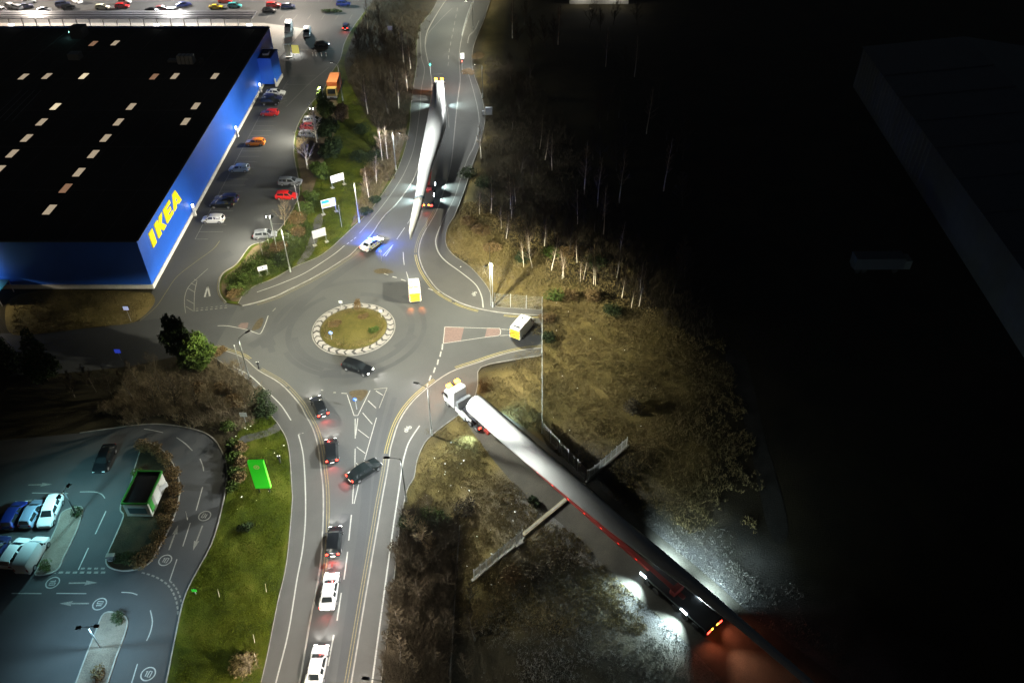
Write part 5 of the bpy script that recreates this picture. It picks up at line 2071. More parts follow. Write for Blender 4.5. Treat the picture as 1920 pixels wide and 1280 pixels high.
def billboard(label, a, b, h, bh, extra=None, name='billboard'):
    A, B = Vector(at(*a)), Vector(at(*b))
    c = (A + B) / 2
    ang = math.atan2(B.y - A.y, B.x - A.x)
    W_ = (B - A).length
    t = thing(name, label, 'sign', (c.x, c.y, .12), ang)
    q = MB()
    q.box(0, 0, h - bh / 2, W_ + .25, .07, bh)
    bd = q.build('board', M_board, t)
    for s_ in (-1, 1):
        q = MB()
        q.box(s_ * W_ / 2, .08, h / 2, .12, .09, h)
        q.build('leg', M_pole, t)
        q = MB()
        q.box(s_ * W_ / 2, .08, .06, .7, .7, .14)
        q.build('footing', M_plateconc, t)
    if extra:
        extra(bd, W_ + .25, h, bh)
    return t


def two_colour(bd, W_, h, bh):
    q = MB()
    q.box(-W_ * .20, -.04, h - bh * .26, W_ * .52, .012, bh * .36)
    q.build('blue_panel', mat('sign_blue', (.01, .22, .5), .45, emit=(.02, .4, .9), estr=.12), bd)
    q = MB()
    q.box(-W_ * .16, -.04, h - bh * .72, W_ * .60, .012, bh * .40)
    q.build('orange_panel', mat('sign_orange', (.75, .45, .10), .45), bd)
    q = MB()
    q.box(W_ * .28, -.04, h - bh * .3, .16, .012, .16, 0, 0, 1, .7)
    q.build('red_mark', mat('sign_red', (.5, .03, .04), .45), bd)


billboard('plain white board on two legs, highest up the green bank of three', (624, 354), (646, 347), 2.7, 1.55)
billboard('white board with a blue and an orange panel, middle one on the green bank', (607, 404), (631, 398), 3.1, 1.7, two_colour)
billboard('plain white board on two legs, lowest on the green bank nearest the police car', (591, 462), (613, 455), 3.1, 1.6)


def small_text(bd, W_, h, bh):
    q = MB()
    q.box(.05, -.04, h - bh * .4, .2, .012, .2)
    q.build('mark', mat('sign_dark_mark', (.05, .06, .07), .5), bd)


billboard('small white sign on two legs in the bushes at the roundabout corner', (488, 519), (503, 515), 1.9, .85, small_text, 'corner_sign')


def post_sign(label, base, h, plate, col, name='road_sign', shape='round', ang=0.0, cat='sign'):
    x, y = base
    t = thing(name, label, cat, (x, y, .12), ang)
    q = MB()
    q.tube((0, 0, 0), (0, 0, h), .045, .045, 8)
    q.build('post', M_pole, t)
    q = MB()
    if shape == 'round':
        n = 20
        q.tube((0, -.05, h - plate / 2), (0, -.075, h - plate / 2), plate / 2, plate / 2, n)
    else:
        q.box(0, -.06, h - plate / 2, plate * 1.2, .03, plate)
    pl = q.build('plate', col, t)
    return t, pl


M_sblue = mat('road_sign_blue', (.01, .12, .55), .4)
for lab, b, h in (('round blue keep-left sign on the turf of the roundabout island', (623, 640), 2.0), ('round blue keep-left sign on the splitter island of the south road', (669, 768), 2.3)):
    t, pl = post_sign(lab, at(*b), h, .62, M_sblue)
    q = MB()
    q.poly([(-.2, -.08, h - .16), (.06, -.08, h - .36), (.12, -.08, h - .30), (-.14, -.08, h - .10)])
    q.poly([(-.02, -.08, h - .46), (.2, -.08, h - .46), (.2, -.08, h - .24)])
    q.build('arrow', M_white_p, pl)
post_sign('grey back of a sign on the far side of the roundabout island, left one', at(641, 580), 1.7, .5, M_steel, shape='rect')
post_sign('grey back of a sign on the far side of the roundabout island, right one', at(715.5, 597), 1.7, .5, M_steel, shape='rect')
post_sign('grey back of a round sign on the north splitter by the police car', at(715.5, 490), 2.4, .6, M_steel)
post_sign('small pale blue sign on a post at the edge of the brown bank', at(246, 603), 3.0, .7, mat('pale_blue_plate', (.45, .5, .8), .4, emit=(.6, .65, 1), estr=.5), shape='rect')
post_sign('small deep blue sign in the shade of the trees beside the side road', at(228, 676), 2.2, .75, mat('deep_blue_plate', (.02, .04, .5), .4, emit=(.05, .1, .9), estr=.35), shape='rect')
post_sign('pale grey sign plate beside the path at the top of the lower lawn', at(461, 792), 1.9, .8, M_steel, shape='rect')
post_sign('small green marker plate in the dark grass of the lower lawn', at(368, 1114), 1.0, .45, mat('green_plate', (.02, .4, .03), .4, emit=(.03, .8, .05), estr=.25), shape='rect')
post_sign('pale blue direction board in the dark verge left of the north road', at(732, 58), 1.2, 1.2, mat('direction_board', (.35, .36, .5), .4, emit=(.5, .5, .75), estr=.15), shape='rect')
for lab, b in (('short black signal post on the kerb left of the queue head', (486, 692)), ('short black post with two pale caps on the lawn right of the green totem', (526, 868))):
    t = thing('post', lab, 'post', (*at(*b), .12), .2)
    q = MB()
    q.tube((0, 0, 0), (0, 0, 1.05), .12, .10, 8)
    q.build('shaft', M_blk, t)
    q = MB()
    q.box(0, 0, 1.15, .42, .2, .3)
    q.build('head', M_blk, t)
    for s_ in (-.14, .14):
        q = MB()
        q.box(s_, 0, 1.33, .1, .1, .06)
        q.build('cap', M_white_p, t)
for lab, b, h in (('thin grey post in the bushes nearest the roundabout corner', (493, 480), 3.6), ('thin grey post by the silver hatchback', (506, 465), 3.8), ('thin grey pole beside the two-colour billboard', (641, 427), 4.6), ('thin pole with a lamp arm beside the corner lamp left of the green tree', (455, 703), 5.6),
                  ('thin slate pole right behind the mesh fence lamp', (920, 574), 11.5)):
    t = thing('pole', lab, 'pole', (*at(*b), .1))
    q = MB()
    q.tube((0, 0, 0), (0, 0, h), .06, .045, 6)
    q.build('shaft', M_pole, t)
    q = MB()
    q.tube((0, 0, h), (0, 0, h + .12), .075, .06, 6)
    q.build('cap', M_steel, t)
# traffic signals
for lab, b, on, hh in (('traffic signal showing green on the left kerb ahead of the far lorry', (808, 141), 2, 3.1), ('traffic signal showing red on the right kerb ahead of the far lorry', (867, 140), 0, 3.2)):
    x, y = at(*b)
    t = thing('traffic_signal', lab, 'traffic light', (x, y, .12), 0, 'signals at the crossing')
    q = MB()
    q.tube((0, 0, 0), (0, 0, hh), .06, .055, 8)
    q.build('post', M_pole, t)
    q = MB()
    q.box(0, -.12, hh - .1, .34, .2, 1.0)
    hd = q.build('signal_head', M_blk, t)
    q = MB()
    q.box(0, .02, hh - .1, .6, .03, 1.3)
    q.build('backing_board', M_blk, hd)
    for k, (c_, e_) in enumerate((((.5, .02, .01), (1, .05, .03)), ((.5, .3, .02), (1, .5, .03)), ((.02, .5, .3), (.05, 1, .6)))):
        q = MB()
        q.tube((0, -.22, hh + .22 - k * .32), (0, -.25, hh + .22 - k * .32), .12, .12, 12)
        q.build('lens', mat('signal_%s_%d' % (['red', 'amber', 'green'][k], k == on), c_ if k == on else tuple(v * .15 for v in c_), .3, emit=e_ if k == on else None, estr=22), hd)
    point('signal_glow', (0, -.6, hh - .1), 35, (1, .1, .05) if on == 0 else (.1, 1, .6), t, .1, False)
t = thing('control_cabinet', 'pale square cabinet beside the red traffic signal', 'cabinet', (*at(867, 111), .12), .1)
q = MB()
q.box(0, 0, .7, 1.0, .6, 1.4)
q.build('cabinet_body', M_white_p, t)
q = MB()
q.box(-.62, .1, .6, .1, .5, 1.2)
q.build('door', M_blk, t)
# gantry-like box at the edge of the wood beside the far path
t = thing('control_cabinet', 'grey metal cabinet and panel at the edge of the dark wood beside the far path', 'cabinet', (*at(912, 216), .1), .1)
q = MB()
q.box(.6, 0, .9, 1.6, .5, 1.8)
q.build('cabinet_body', M_grey, t)
q = MB()
q.box(-.7, 0, .5, .5, .4, 1.0)
q.build('side_box', M_grey, t)
# guard rail on the far right path
P = smooth(ats([(866, 74), (872, 50), (880, 24), (890, 2)]), 3)
t = thing('guard_rail', 'white pedestrian guard rail along the far right kerb', 'railing', (0, 0, 0))
q = MB()
for a, b in zip(P, P[1:]):
    for z in (.55, 1.1):
        q.tube((a[0], a[1], z + .1), (b[0], b[1], z + .1), .03, .03, 5)
q.build('rail', M_steel, t)
for a in P[::2]:
    q = MB()
    q.tube((a[0], a[1], .1), (a[0], a[1], 1.25), .04, .04, 6)
    q.build('post', M_steel, t)

# ================================================================== FENCES
def fence_run(t, A, B, h, n, kind, plinth=.22):
    A, B = Vector(A), Vector(B)
    d = (B - A)
    L = d.length
    d.normalize()
    ang = math.atan2(d.y, d.x)
    for k in range(n + 1):
        p = A + d * (L * k / n)
        q = MB()
        q.box(p.x, p.y, (h + .1) / 2, .09, .09, h + .1, 0, ang)
        q.build('post', M_steel, t)
    for k in range(n):
        a, b = A + d * (L * k / n + .06), A + d * (L * (k + 1) / n - .06)
        c = (a + b) / 2
        W_ = (b - a).length
        q = MB()
        if kind == 'palisade':
            m_ = int(W_ / .135)
            for j in range(m_):
                p = a + d * (W_ * (j + .5) / m_)
                q.box(p.x + d.y * .03, p.y - d.x * .03, h / 2 + .12, .050, .015, h - .22, 0, ang)
        else:
            m_ = int(W_ / .14)
            for j in range(m_ + 1):
                p = a + d * (W_ * j / m_)
                q.box(p.x, p.y, h / 2 + .05, .010, .010, h - .05, 0, ang)
            for j in range(int(h / .3) + 1):
                q.box(c.x, c.y, .1 + j * .3, W_, .010, .012, 0, ang)
        pn = q.build('panel', M_steel, t)
        pn['kind'] = 'stuff'
        if kind == 'palisade':
            for z in (.45, h - .35):
                q = MB()
                q.box(c.x - d.y * .02, c.y + d.x * .02, z, W_, .04, .05, 0, ang)
                q.build('rail', M_steel, t)
    if plinth:
        c = (A + B) / 2
        q = MB()
        q.box(c.x, c.y, plinth / 2, L + .8, .34, plinth, 0, ang)
        q.build('plinth', M_plateconc, t)


gA, gB = at(889, 1086), at(979, 1012)
gC, gD = at(1103, 900), at(1174, 838)
t = thing('palisade_fence', 'grey steel palisade gate leaf with a concrete base below the blade', 'fence', (0, 0, 0))
fence_run(t, gA, gB, 1.95, 8, 'palisade')
t = thing('palisade_fence', 'grey steel palisade fence running out of the field behind the blade', 'fence', (0, 0, 0))
fence_run(t, gC, gD, 1.95, 7, 'palisade')
t = thing('gate_track', 'pale concrete gate track beam crossing the haul road under the blade', 'beam', (0, 0, 0))
q = MB()
a, b = Vector(at(980, 1004)), Vector(at(1096, 908))
c = (a + b) / 2
q.box(c.x, c.y, .12, (b - a).length, .5, .2, 0, math.atan2(b.y - a.y, b.x - a.x))
q.build('beam', mat('pale_concrete', (.36, .31, .19), .85, var=.2, scale=1.5, bump=.2), t)
q = MB()
q.box(c.x, c.y, .235, (b - a).length - .2, .06, .04, 0, math.atan2(b.y - a.y, b.x - a.x))
q.build('steel_rail', M_steel, t)
t = thing('concrete_block', 'short concrete block lying beside the end of the palisade gate', 'block', (*at(974, 1022), 0), .65)
q = MB()
q.box(0, 0, .2, 1.2, .4, .4)
q.build('block_body', M_plateconc, t)
q = MB()
q.box(0, 0, .42, .2, .1, .06)
q.build('lifting_eye', M_steel, t)
t = thing('mesh_fence', 'see-through wire mesh fence closing the east arm and turning towards the lorry', 'fence', (0, 0, 0))
mA, mB_, mC, mD = at(928, 573), at(1016, 581), at(1016, 812), at(1100, 903)
fence_run(t, mA, mB_, 2.6, 3, 'mesh', 0)
fence_run(t, mB_, mC, 2.6, 10, 'mesh', 0)
fence_run(t, mC, mD, 2.3, 5, 'mesh', 0)
# thin edging line through the dark scrub at the bottom
line('edging_strip', smooth(ats([(862, 985), (858, 1040), (853, 1120), (848, 1200), (842, 1290), (838, 1380)]), 3), .16, .12, M_kerb, .1)
# dark parked trailer far right
t = thing('flat_trailer', 'dark lorry trailer standing alone far out in the unlit field', 'trailer', (*at(1640, 505), 0), math.radians(62) + PI / 2 + .5)
q = MB()
q.box(0, 0, 1.9, 8.5, 2.5, 2.2)
q.build('cargo_box', mat('dark_cargo_box', (.05, .06, .07), .6), t)
q = MB()
q.box(0, 0, .7, 8.6, 1.0, .3)
q.build('chassis', M_chassis, t)
q = MB()
q.box(-4.9, 0, 1.6, 1.2, 2.3, 1.7)
q.build('headboard', mat('pale_headboard', (.10, .12, .12), .6), t)
for x in (-3, 2.4, 3.5):
    for s_ in (-1, 1):
        add('wheel', wm, t, (x, s_, .48))

# ================================================================== VEGETATION
rng = random.Random(11)


def bare_tree(h, r, seed, spread=.36, nb=16, bend=.06, start=.28, lean=0.0, twig=3, up=.75):
    """returns trunk and branch meshes (built once per kind)"""
    R = random.Random(seed)
    tr, br = MB(), MB()
    p = Vector((0, 0, 0))
    nseg = 8
    pts = [p.copy()]
    dirn = Vector((lean, 0, 1)).normalized()
    for k in range(nseg):
        dirn = (dirn + Vector((R.uniform(-bend, bend), R.uniform(-bend, bend), .05))).normalized()
        p = p + dirn * h / nseg
        pts.append(p.copy())
    for k in range(nseg):
        tr.tube(pts[k], pts[k + 1], r * (1 - k / nseg) + .015, r * (1 - (k + 1) / nseg) + .015, 6, 0, False)

    def on(t):
        t = min(.999, t) * nseg
        k = int(t)
        return pts[k].lerp(pts[k + 1], t - k)
    for j in range(nb):
        t = start + (1 - start) * (j + R.random()) / nb
        az = j * 2.4 + R.uniform(-.5, .5)
        L = h * spread * (1.15 - t) * R.uniform(.7, 1.15)
        d = Vector((math.cos(az), math.sin(az), up + R.uniform(-.15, .35))).normalized()
        a = on(t)
        q0 = a
        rr = r * (1 - t) * .5 + .014
        for s_ in range(3):
            d = (d + Vector((R.uniform(-.2, .2), R.uniform(-.2, .2), .14))).normalized()
            q1 = q0 + d * L / 3
            br.tube(q0, q1, rr * (1 - s_ / 3.3), rr * (1 - (s_ + 1) / 3.3), 4, 0, False)
            for m in range(twig):
                td = (d + Vector((R.uniform(-.9, .9), R.uniform(-.9, .9), R.uniform(-.1, .7)))).normalized()
                b0 = q0.lerp(q1, R.random())
                b1 = b0 + td * L * R.uniform(.2, .4)
                br.tube(b0, b1, .024, .014, 3, 0, False)
                for m2 in range(2):
                    td2 = (td + Vector((R.uniform(-.8, .8), R.uniform(-.8, .8), R.uniform(-.2, .5)))).normalized()
                    c0 = b0.lerp(b1, R.uniform(.3, .9))
                    br.tube(c0, c0 + td2 * L * R.uniform(.12, .24), .017, .010, 3, 0, False)
            q0 = q1
    return tr, br


def tree_proto(kind, seed):
    if kind == 'birch':
        tr, br = bare_tree(9.0, .10, seed, .26, 18, .05, .30, up=1.1)
        return tr.mesh('trunk', M_birch, True), br.mesh('crown', M_btwig)
    if kind == 'big_birch':
        tr, br = bare_tree(10.5, .17, seed, .33, 22, .05, .16, up=.75, twig=4)
        return tr.mesh('trunk', M_birch, True), br.mesh('crown', mat('pale_birch_branches', (.46, .40, .30), .9))
    if kind == 'bare':
        tr, br = bare_tree(6.5, .11, seed, .46, 20, .12, .12, up=.8, twig=4)
        return tr.mesh('trunk', M_bark, True), br.mesh('crown', M_twig)
    tr, br = bare_tree(7.0, .10, seed, .42, 20, .1, .15, up=.9, twig=4)
    return tr.mesh('trunk', M_darkbark, True), br.mesh('crown', M_dtwig)


PROTO = {}


def tree(kind, label, base, h=1.0, group=None, rz=None, name=None, cat='tree', lean=None):
    v = rng.randrange(4)
    if (kind, v) not in PROTO:
        PROTO[(kind, v)] = tree_proto(kind, 100 + v * 7 + len(kind))
    a, b = PROTO[(kind, v)]
    x, y = base
    t = thing(name or ('birch_tree' if 'birch' in kind else 'bare_tree'), label, cat, (x, y, 0), rng.uniform(0, 6.28) if rz is None else rz, group)
    t.scale = (h, h, h)
    if lean:
        t.rotation_euler = (lean[1], lean[0], t.rotation_euler.z)
    add('trunk', a, t)
    add('crown', b, t)
    return t


def leaf_mesh(name, blobs, n, size, m, seed, flat=.0):
    """blobs: (x,y,z,rx,ry,rz); leaf-sized faces spread through the volume, denser towards the shell, with gaps"""
    R = np.random.RandomState(seed)
    vols = np.array([b[3] * b[4] * b[5] for b in blobs])
    cnt = (n * vols / vols.sum()).astype(int) + 1
    Ps = []
    for b, c in zip(blobs, cnt):
        u = R.normal(size=(c, 3))
        u /= np.linalg.norm(u, axis=1)[:, None]
        rad = R.uniform(.25, 1.0, c) ** .45
        lump = 1 + .22 * np.sin(u[:, 0] * 6.1 + seed) * np.cos(u[:, 1] * 5.3 + u[:, 2] * 4.7)
        P = u * (rad * lump)[:, None] * np.array(b[3:6]) + np.array(b[:3])
        Ps.append(P)
    P = np.concatenate(Ps)
    P = P[P[:, 2] > .02]
    N = len(P)
    d1 = R.normal(size=(N, 3))
    d1 /= np.linalg.norm(d1, axis=1)[:, None]
    d2 = np.cross(d1, R.normal(size=(N, 3)))
    d2 /= np.linalg.norm(d2, axis=1)[:, None]
    s = size * R.uniform(.6, 1.4, N)[:, None]
    V = np.stack([P - d1 * s - d2 * s * .4, P + d1 * s - d2 * s * .4, P + d1 * s * .8 + d2 * s * .5, P - d1 * s * .7 + d2 * s * .5], 1).reshape(-1, 3)
    me = bpy.data.meshes.new(name)
    me.vertices.add(len(V))
    me.vertices.foreach_set('co', V.ravel())
    me.loops.add(4 * N)
    me.loops.foreach_set('vertex_index', np.arange(4 * N))
    me.polygons.add(N)
    me.polygons.foreach_set('loop_start', np.arange(N) * 4)
    me.materials.append(m)
    me.update()
    me.validate()
    return me


def in_poly(P, poly):
    x, y = P[:, 0], P[:, 1]
    inside = np.zeros(len(P), bool)
    n = len(poly)
    j = n - 1
    for i in range(n):
        xi, yi = poly[i]
        xj, yj = poly[j]
        c = ((yi > y) != (yj > y)) & (x < (xj - xi) * (y - yi) / (yj - yi + 1e-12) + xi)
        inside ^= c
        j = i
    return inside


def scatter_blades(name, poly, n, h, wd, m, seed, z=0.0, clump=.6, lean=.5, holes=(), edge=.0):
    """grass: leaning triangles in tufts"""
    R = np.random.RandomState(seed)
    A = np.array(poly)
    lo, hi = A.min(0), A.max(0)
    nt = max(1, n // 5)
    Pt = R.uniform(lo, hi, (nt * 3, 2))
    # patchiness
    f = np.sin(Pt[:, 0] * .55 + seed) * np.cos(Pt[:, 1] * .47 + seed * .7) + .6 * np.sin(Pt[:, 0] * 1.7 + Pt[:, 1] * 1.3)
    Pt = Pt[(f > R.uniform(-1.8, 1.2, len(Pt)))]
    warp = np.stack([np.sin(Pt[:, 1] * .9 + seed) + .6 * np.sin(Pt[:, 0] * 2.1), np.cos(Pt[:, 0] * .8 + seed) + .6 * np.sin(Pt[:, 1] * 2.3)], 1) * (edge + R.normal(scale=edge * .5, size=(len(Pt), 1)))
    Pt = Pt[in_poly(Pt + warp, poly)]
    for hl in holes:
        Pt = Pt[~in_poly(Pt, hl)]
    Pt = Pt[:nt]
    P = np.repeat(Pt, 5, 0) + R.normal(scale=.13, size=(len(Pt) * 5, 2))
    N = len(P)
    if N == 0:
        return None
    ht = h * R.uniform(.5, 1.3, N) * np.repeat(R.uniform(.6, 1.25, len(Pt)), 5)
    a = R.uniform(0, 6.283, N)
    dx, dy = np.cos(a) * wd / 2, np.sin(a) * wd / 2
    lx, ly = R.normal(scale=lean, size=N) * ht, R.normal(scale=lean, size=N) * ht
    V = np.empty((N, 3, 3))
    V[:, 0] = np.stack([P[:, 0] - dx, P[:, 1] - dy, np.full(N, z)], 1)
    V[:, 1] = np.stack([P[:, 0] + dx, P[:, 1] + dy, np.full(N, z)], 1)
    V[:, 2] = np.stack([P[:, 0] + lx, P[:, 1] + ly, z + ht], 1)
    me = bpy.data.meshes.new(name)
    me.vertices.add(3 * N)
    me.vertices.foreach_set('co', V.ravel())
    me.loops.add(3 * N)
    me.loops.foreach_set('vertex_index', np.arange(3 * N))
    me.polygons.add(N)
    me.polygons.foreach_set('loop_start', np.arange(N) * 3)
    me.materials.append(m)
    me.update()
    o = bpy.data.objects.new(name, me)
    C.objects.link(o)
    o['kind'] = 'stuff'
    return o


def shrub(label, base, blobs, n, size, m, seed, name='shrub', cat='shrub', group=None, stem=True, z=.08):
    x, y = base
    t = thing(name, label, cat, (x, y, z), 0, group)
    add('foliage', leaf_mesh('foliage', blobs, n, size, m, seed), t)
    q = MB()
    R = random.Random(seed)
    top = max(b[2] + b[5] * .6 for b in blobs)
    for k in range(3):
        b = R.choice(blobs)
        q.tube((R.uniform(-.1, .1), R.uniform(-.1, .1), 0), (b[0], b[1], max(.3, b[2] + b[5] * .3)), .07, .025, 5, 0, False)
    q.build('stem', M_darkbark, t)
    return t


# --- evergreens at the west corner
shrub('bright green evergreen tree lit by the corner lamp', at(372, 688), [(0, 0, 2.6, 2.2, 2.0, 2.2), (.5, .3, 4.3, 1.7, 1.5, 1.9), (1.5, .2, 2.4, 1.3, 1.4, 1.5), (-1.2, -.6, 1.7, 1.4, 1.3, 1.4), (.4, -.9, 1.4, 1.7, 1.2, 1.2), (2.3, .5, 2.9, .9, .9, 1.2), (.9, .4, 5.6, .8, .8, 1.1)], 5200, .17, M_leaf, 5, 'evergreen_tree', 'tree')
shrub('dark conifer in the shade behind the bright green evergreen', at(340, 676), [(0, 0, 3.4, 1.7, 1.5, 2.5), (.2, .2, 6.0, 1.2, 1.1, 2.2), (1.1, .3, 4.8, 1.1, 1.0, 2.0), (-1.1, 0, 4.4, 1.1, 1.0, 1.4), (-.4, .3, 7.3, .7, .7, 1.2), (1.3, .4, 6.7, .6, .6, 1.2)], 4800, .18, M_darkleaf, 6, 'conifer_tree', 'tree')
for k, (p, s_) in enumerate((((20, 700), 1.0), ((90, 712), 1.25))):
    shrub(['dark conifer at the left edge below the side road', 'dark conifer standing right of the one at the left edge'][k], at(*p), [(0, 0, 2.2 * s_, 2.4, 2.2, 2.4), (0, 0, 4.6 * s_, 1.5, 1.5, 2.2), (.2, 0, 6.6 * s_, .8, .8, 1.6), (-1.5, .2, 2.0, 1.6, 1.3, 1.6)], 3000, .2, M_darkleaf, 20 + k, 'conifer_tree', 'tree')
# --- hedge trees between side car park and north road
ev_l = ['tall dark evergreen rising behind the orange lorry', 'rounded evergreen over the half-hidden parked cars', 'olive evergreen at the middle of the planting strip', 'low brown-green evergreen below the tall birch', 'evergreen bush at the top end of the planting strip beside the green bank']
for k, (p, bl_, m_) in enumerate((((612, 222), [(0, 0, 2.4, 1.9, 1.6, 2.2), (-.5, .2, 4.8, 1.2, 1.1, 1.9), (-.6, .2, 6.6, .5, .5, 1.2), (1.2, 0, 2.6, 1.3, 1.2, 1.7)], M_shrub), ((612, 258), [(0, 0, 2.2, 2.3, 2.0, 2.1), (1.5, .6, 2.6, 1.6, 1.6, 1.9), (-1.4, .4, 1.9, 1.3, 1.3, 1.6)], M_darkleaf),
                                ((622, 296), [(0, 0, 1.8, 2.2, 2.2, 1.8), (.4, 2.2, 1.9, 1.9, 1.9, 1.9), (-1.6, .3, 1.3, 1.2, 1.5, 1.2)], M_darkleaf), ((602, 330), [(0, 0, 1.3, 1.7, 1.7, 1.3), (-1.2, 1.4, 1.2, 1.3, 1.3, 1.2), (.8, -1.6, 1.0, 1.2, 1.2, 1.0)], M_shrub),
                                ((642, 226), [(0, 0, 1.7, 1.6, 2.0, 1.6), (-.4, 2.2, 1.6, 1.5, 1.6, 1.5)], M_brownleaf))):
    shrub(ev_l[k], at(*p), bl_, 3000, .17, m_, 40 + k, 'evergreen_bush')
tree('big_birch', 'tall white-stemmed birch standing between the side car park and the planting strip', at(577, 318), 1.0, None, .4)
tree('big_birch', 'slender grey birch leaning over the half-hidden parked cars', at(594, 268), .86, None, 2.0)
tree('bare', 'bare bushy tree beside the bright red hatchback', at(534, 424), .9, None, 1.0)
tree('birch', 'pale young birch by the kerb above the first lamp and billboards', at(692, 374), .8, None)
tree('birch', 'twin young birch nearest the left kerb lamp beside the far blade', at(717, 302), 1.0, None)
tree('birch', 'young birch leaning towards the lamp beside the far blade', at(727, 300), .95, None)
tree('birch', 'shaded young birch on the slope below the far lamp', at(706, 345), .75, None)
for k, p in enumerate(((690, 215), (712, 180), (735, 150), (748, 205), (700, 150), (722, 110), (757, 120), (680, 170), (742, 90), (770, 130), (700, 95), (672, 110), (764, 172), (728, 215), (715, 65), (690, 60))):
    tree('dark' if k % 3 else 'birch', 'bare tree in the dark strip left of the north road', at(*p), rng.uniform(.9, 1.25), 'bare trees left of the north road')
# shrubs on the bank
sh_specs = [((462, 527), 1.3, M_shrub, 'green shrub behind the small corner sign, left clump'), ((482, 506), 1.4, M_shrub, 'green shrub behind the small corner sign, upper clump'), ((505, 505), 1.2, M_shrub, 'green shrub right of the small corner sign'),
            ((446, 546), 1.0, M_shrub, 'low green shrub at the tip of the roundabout corner'), ((527, 494), 1.3, M_darkleaf, 'dark shrub at the foot of the first kerb lamp'), ((438, 556), .8, M_brownleaf, 'brown shrub at the very tip of the corner bed'),
            ((520, 470), 1.1, M_brownleaf, 'brown shrub above the first kerb lamp'), ((560, 415), 1.3, M_brownleaf, 'brown-leaved shrub by the camera mast'), ((575, 400), 1.5, M_shrub, 'green shrub by the camera mast, left of the two-colour billboard'),
            ((585, 375), 1.2, M_shrub, 'green shrub above the two-colour billboard'), ((560, 440), 1.2, M_brownleaf, 'brown shrub on the footpath edge'), ((545, 455), 1.0, M_shrub, 'low green shrub over the footpath edge'),
            ((690, 330), 1.2, M_brownleaf, 'brown shrub under the shaded birch'), ((726, 282), 1.4, M_brownleaf, 'brown shrub under the twin birch'), ((705, 300), 1.4, M_darkleaf, 'dark shrub above the shaded birch'),
            ((672, 300), 1.5, M_darkleaf, 'dark shrub on the right edge of the green bank'), ((680, 250), 1.6, M_darkleaf, 'dark shrub at the upper right of the green bank'), ((748, 262), 1.2, M_brownleaf, 'brown shrub below the kerb lamp by the far blade'),
            ((690, 400), .8, M_darkleaf, 'low dark shrub in the blue-lit kerb bed'), ((702, 380), .8, M_darkleaf, 'low dark shrub further up the blue-lit kerb bed')]
for k, (p, s_, m_, lab) in enumerate(sh_specs):
    R_ = random.Random(k)
    shrub(lab, at(*p), [(0, 0, .6 * s_, 1.3 * s_, 1.2 * s_, .8 * s_), (R_.uniform(-1.4, 1.4), R_.uniform(-1.2, 1.2), .5 * s_, 1.0 * s_, 1.0 * s_, .7 * s_), (R_.uniform(-1.4, 1.4), R_.uniform(-1.2, 1.2), .55 * s_, .9 * s_, .9 * s_, .7 * s_)], 1300, .12, m_, 60 + k)

# --- left wood between side road and lower car park
for k, p in enumerate(((300, 735), (335, 740), (368, 745), (400, 752), (432, 742), (458, 752), (482, 758), (430, 780), (400, 772), (372, 768), (330, 765), (290, 760), (250, 750), (210, 745), (462, 775), (446, 722), (180, 735), (140, 745), (420, 712), (260, 720), (300, 710))):
    tree('bare' if k in (3, 4, 5, 6, 7, 8, 14, 15, 18) else 'dark', ['leafless tree in the dark part of the wood strip above the lower car park', 'pale lit leafless tree in the wood strip near the corner lamp, ' + str(['first', 'second', 'third', 'fourth', 'fifth', 'sixth', 'seventh', 'eighth', 'ninth'][max(0, [3, 8, 7, 4, 18, 15, 5, 14, 6].index(k) if k in (3, 4, 5, 6, 7, 8, 14, 15, 18) else 0)]) + ' from the left'][k in (3, 4, 5, 6, 7, 8, 14, 15, 18)], at(*p), rng.uniform(.62, .95), 'leafless trees above the lower car park')
for k, (p, s_, m_, lab) in enumerate((((488, 752), 1.5, M_darkleaf, 'dark evergreen shrub at the path corner below the corner lamp'), ((502, 774), 1.3, M_darkleaf, 'dark clipped shrub nearest the path end'), ((430, 805), 1.0, M_shrub, 'green shrub at the top of the lawn hedge'),
                                      ((438, 838), .9, M_shrub, 'green shrub second down the lawn hedge'), ((440, 862), .95, M_shrub, 'green shrub third down the lawn hedge'), ((441, 890), .8, M_shrub, 'green shrub fourth down the lawn hedge'), ((437, 916), .7, M_shrub, 'small yellow-green shrub at the foot of the lawn hedge'),
                                      ((452, 845), .9, M_brownleaf, 'red-brown shrub beside the upper lawn hedge'), ((455, 872), .9, M_brownleaf, 'red-brown shrub left of the green totem'), ((452, 897), .8, M_brownleaf, 'red-brown shrub at the foot of the green totem'),
                                      ((462, 992), .55, M_darkleaf, 'small dark bush alone on the lower lawn'), ((455, 1252), 1.2, M_straw, 'pale straw-coloured bush at the bottom of the lawn'), ((375, 735), 1.2, M_brownleaf, 'russet shrub under the wood beside the bright evergreen'), ((415, 735), 1.2, M_brownleaf, 'russet shrub under the wood nearer the corner lamp'),
                                      ((406, 664), .8, M_brownleaf, 'olive shrub on the kerb right of the bright evergreen'), ((440, 760), 1.3, M_brownleaf, 'russet shrub in front of the corner wood'))):
    R_ = random.Random(k + 90)
    shrub(lab, at(*p), [(0, 0, .6 * s_, 1.1 * s_, 1.0 * s_, .7 * s_), (R_.uniform(-1, 1), R_.uniform(-.8, .8), .5 * s_, .8 * s_, .8 * s_, .6 * s_), (R_.uniform(-.8, .8), R_.uniform(-.8, .8), .55 * s_, .7 * s_, .7 * s_, .6 * s_)], 900, .12, m_, 120 + k)
tree('bare', 'bare sapling in the straw-coloured bush at the bottom of the lawn', at(470, 1262), .6)
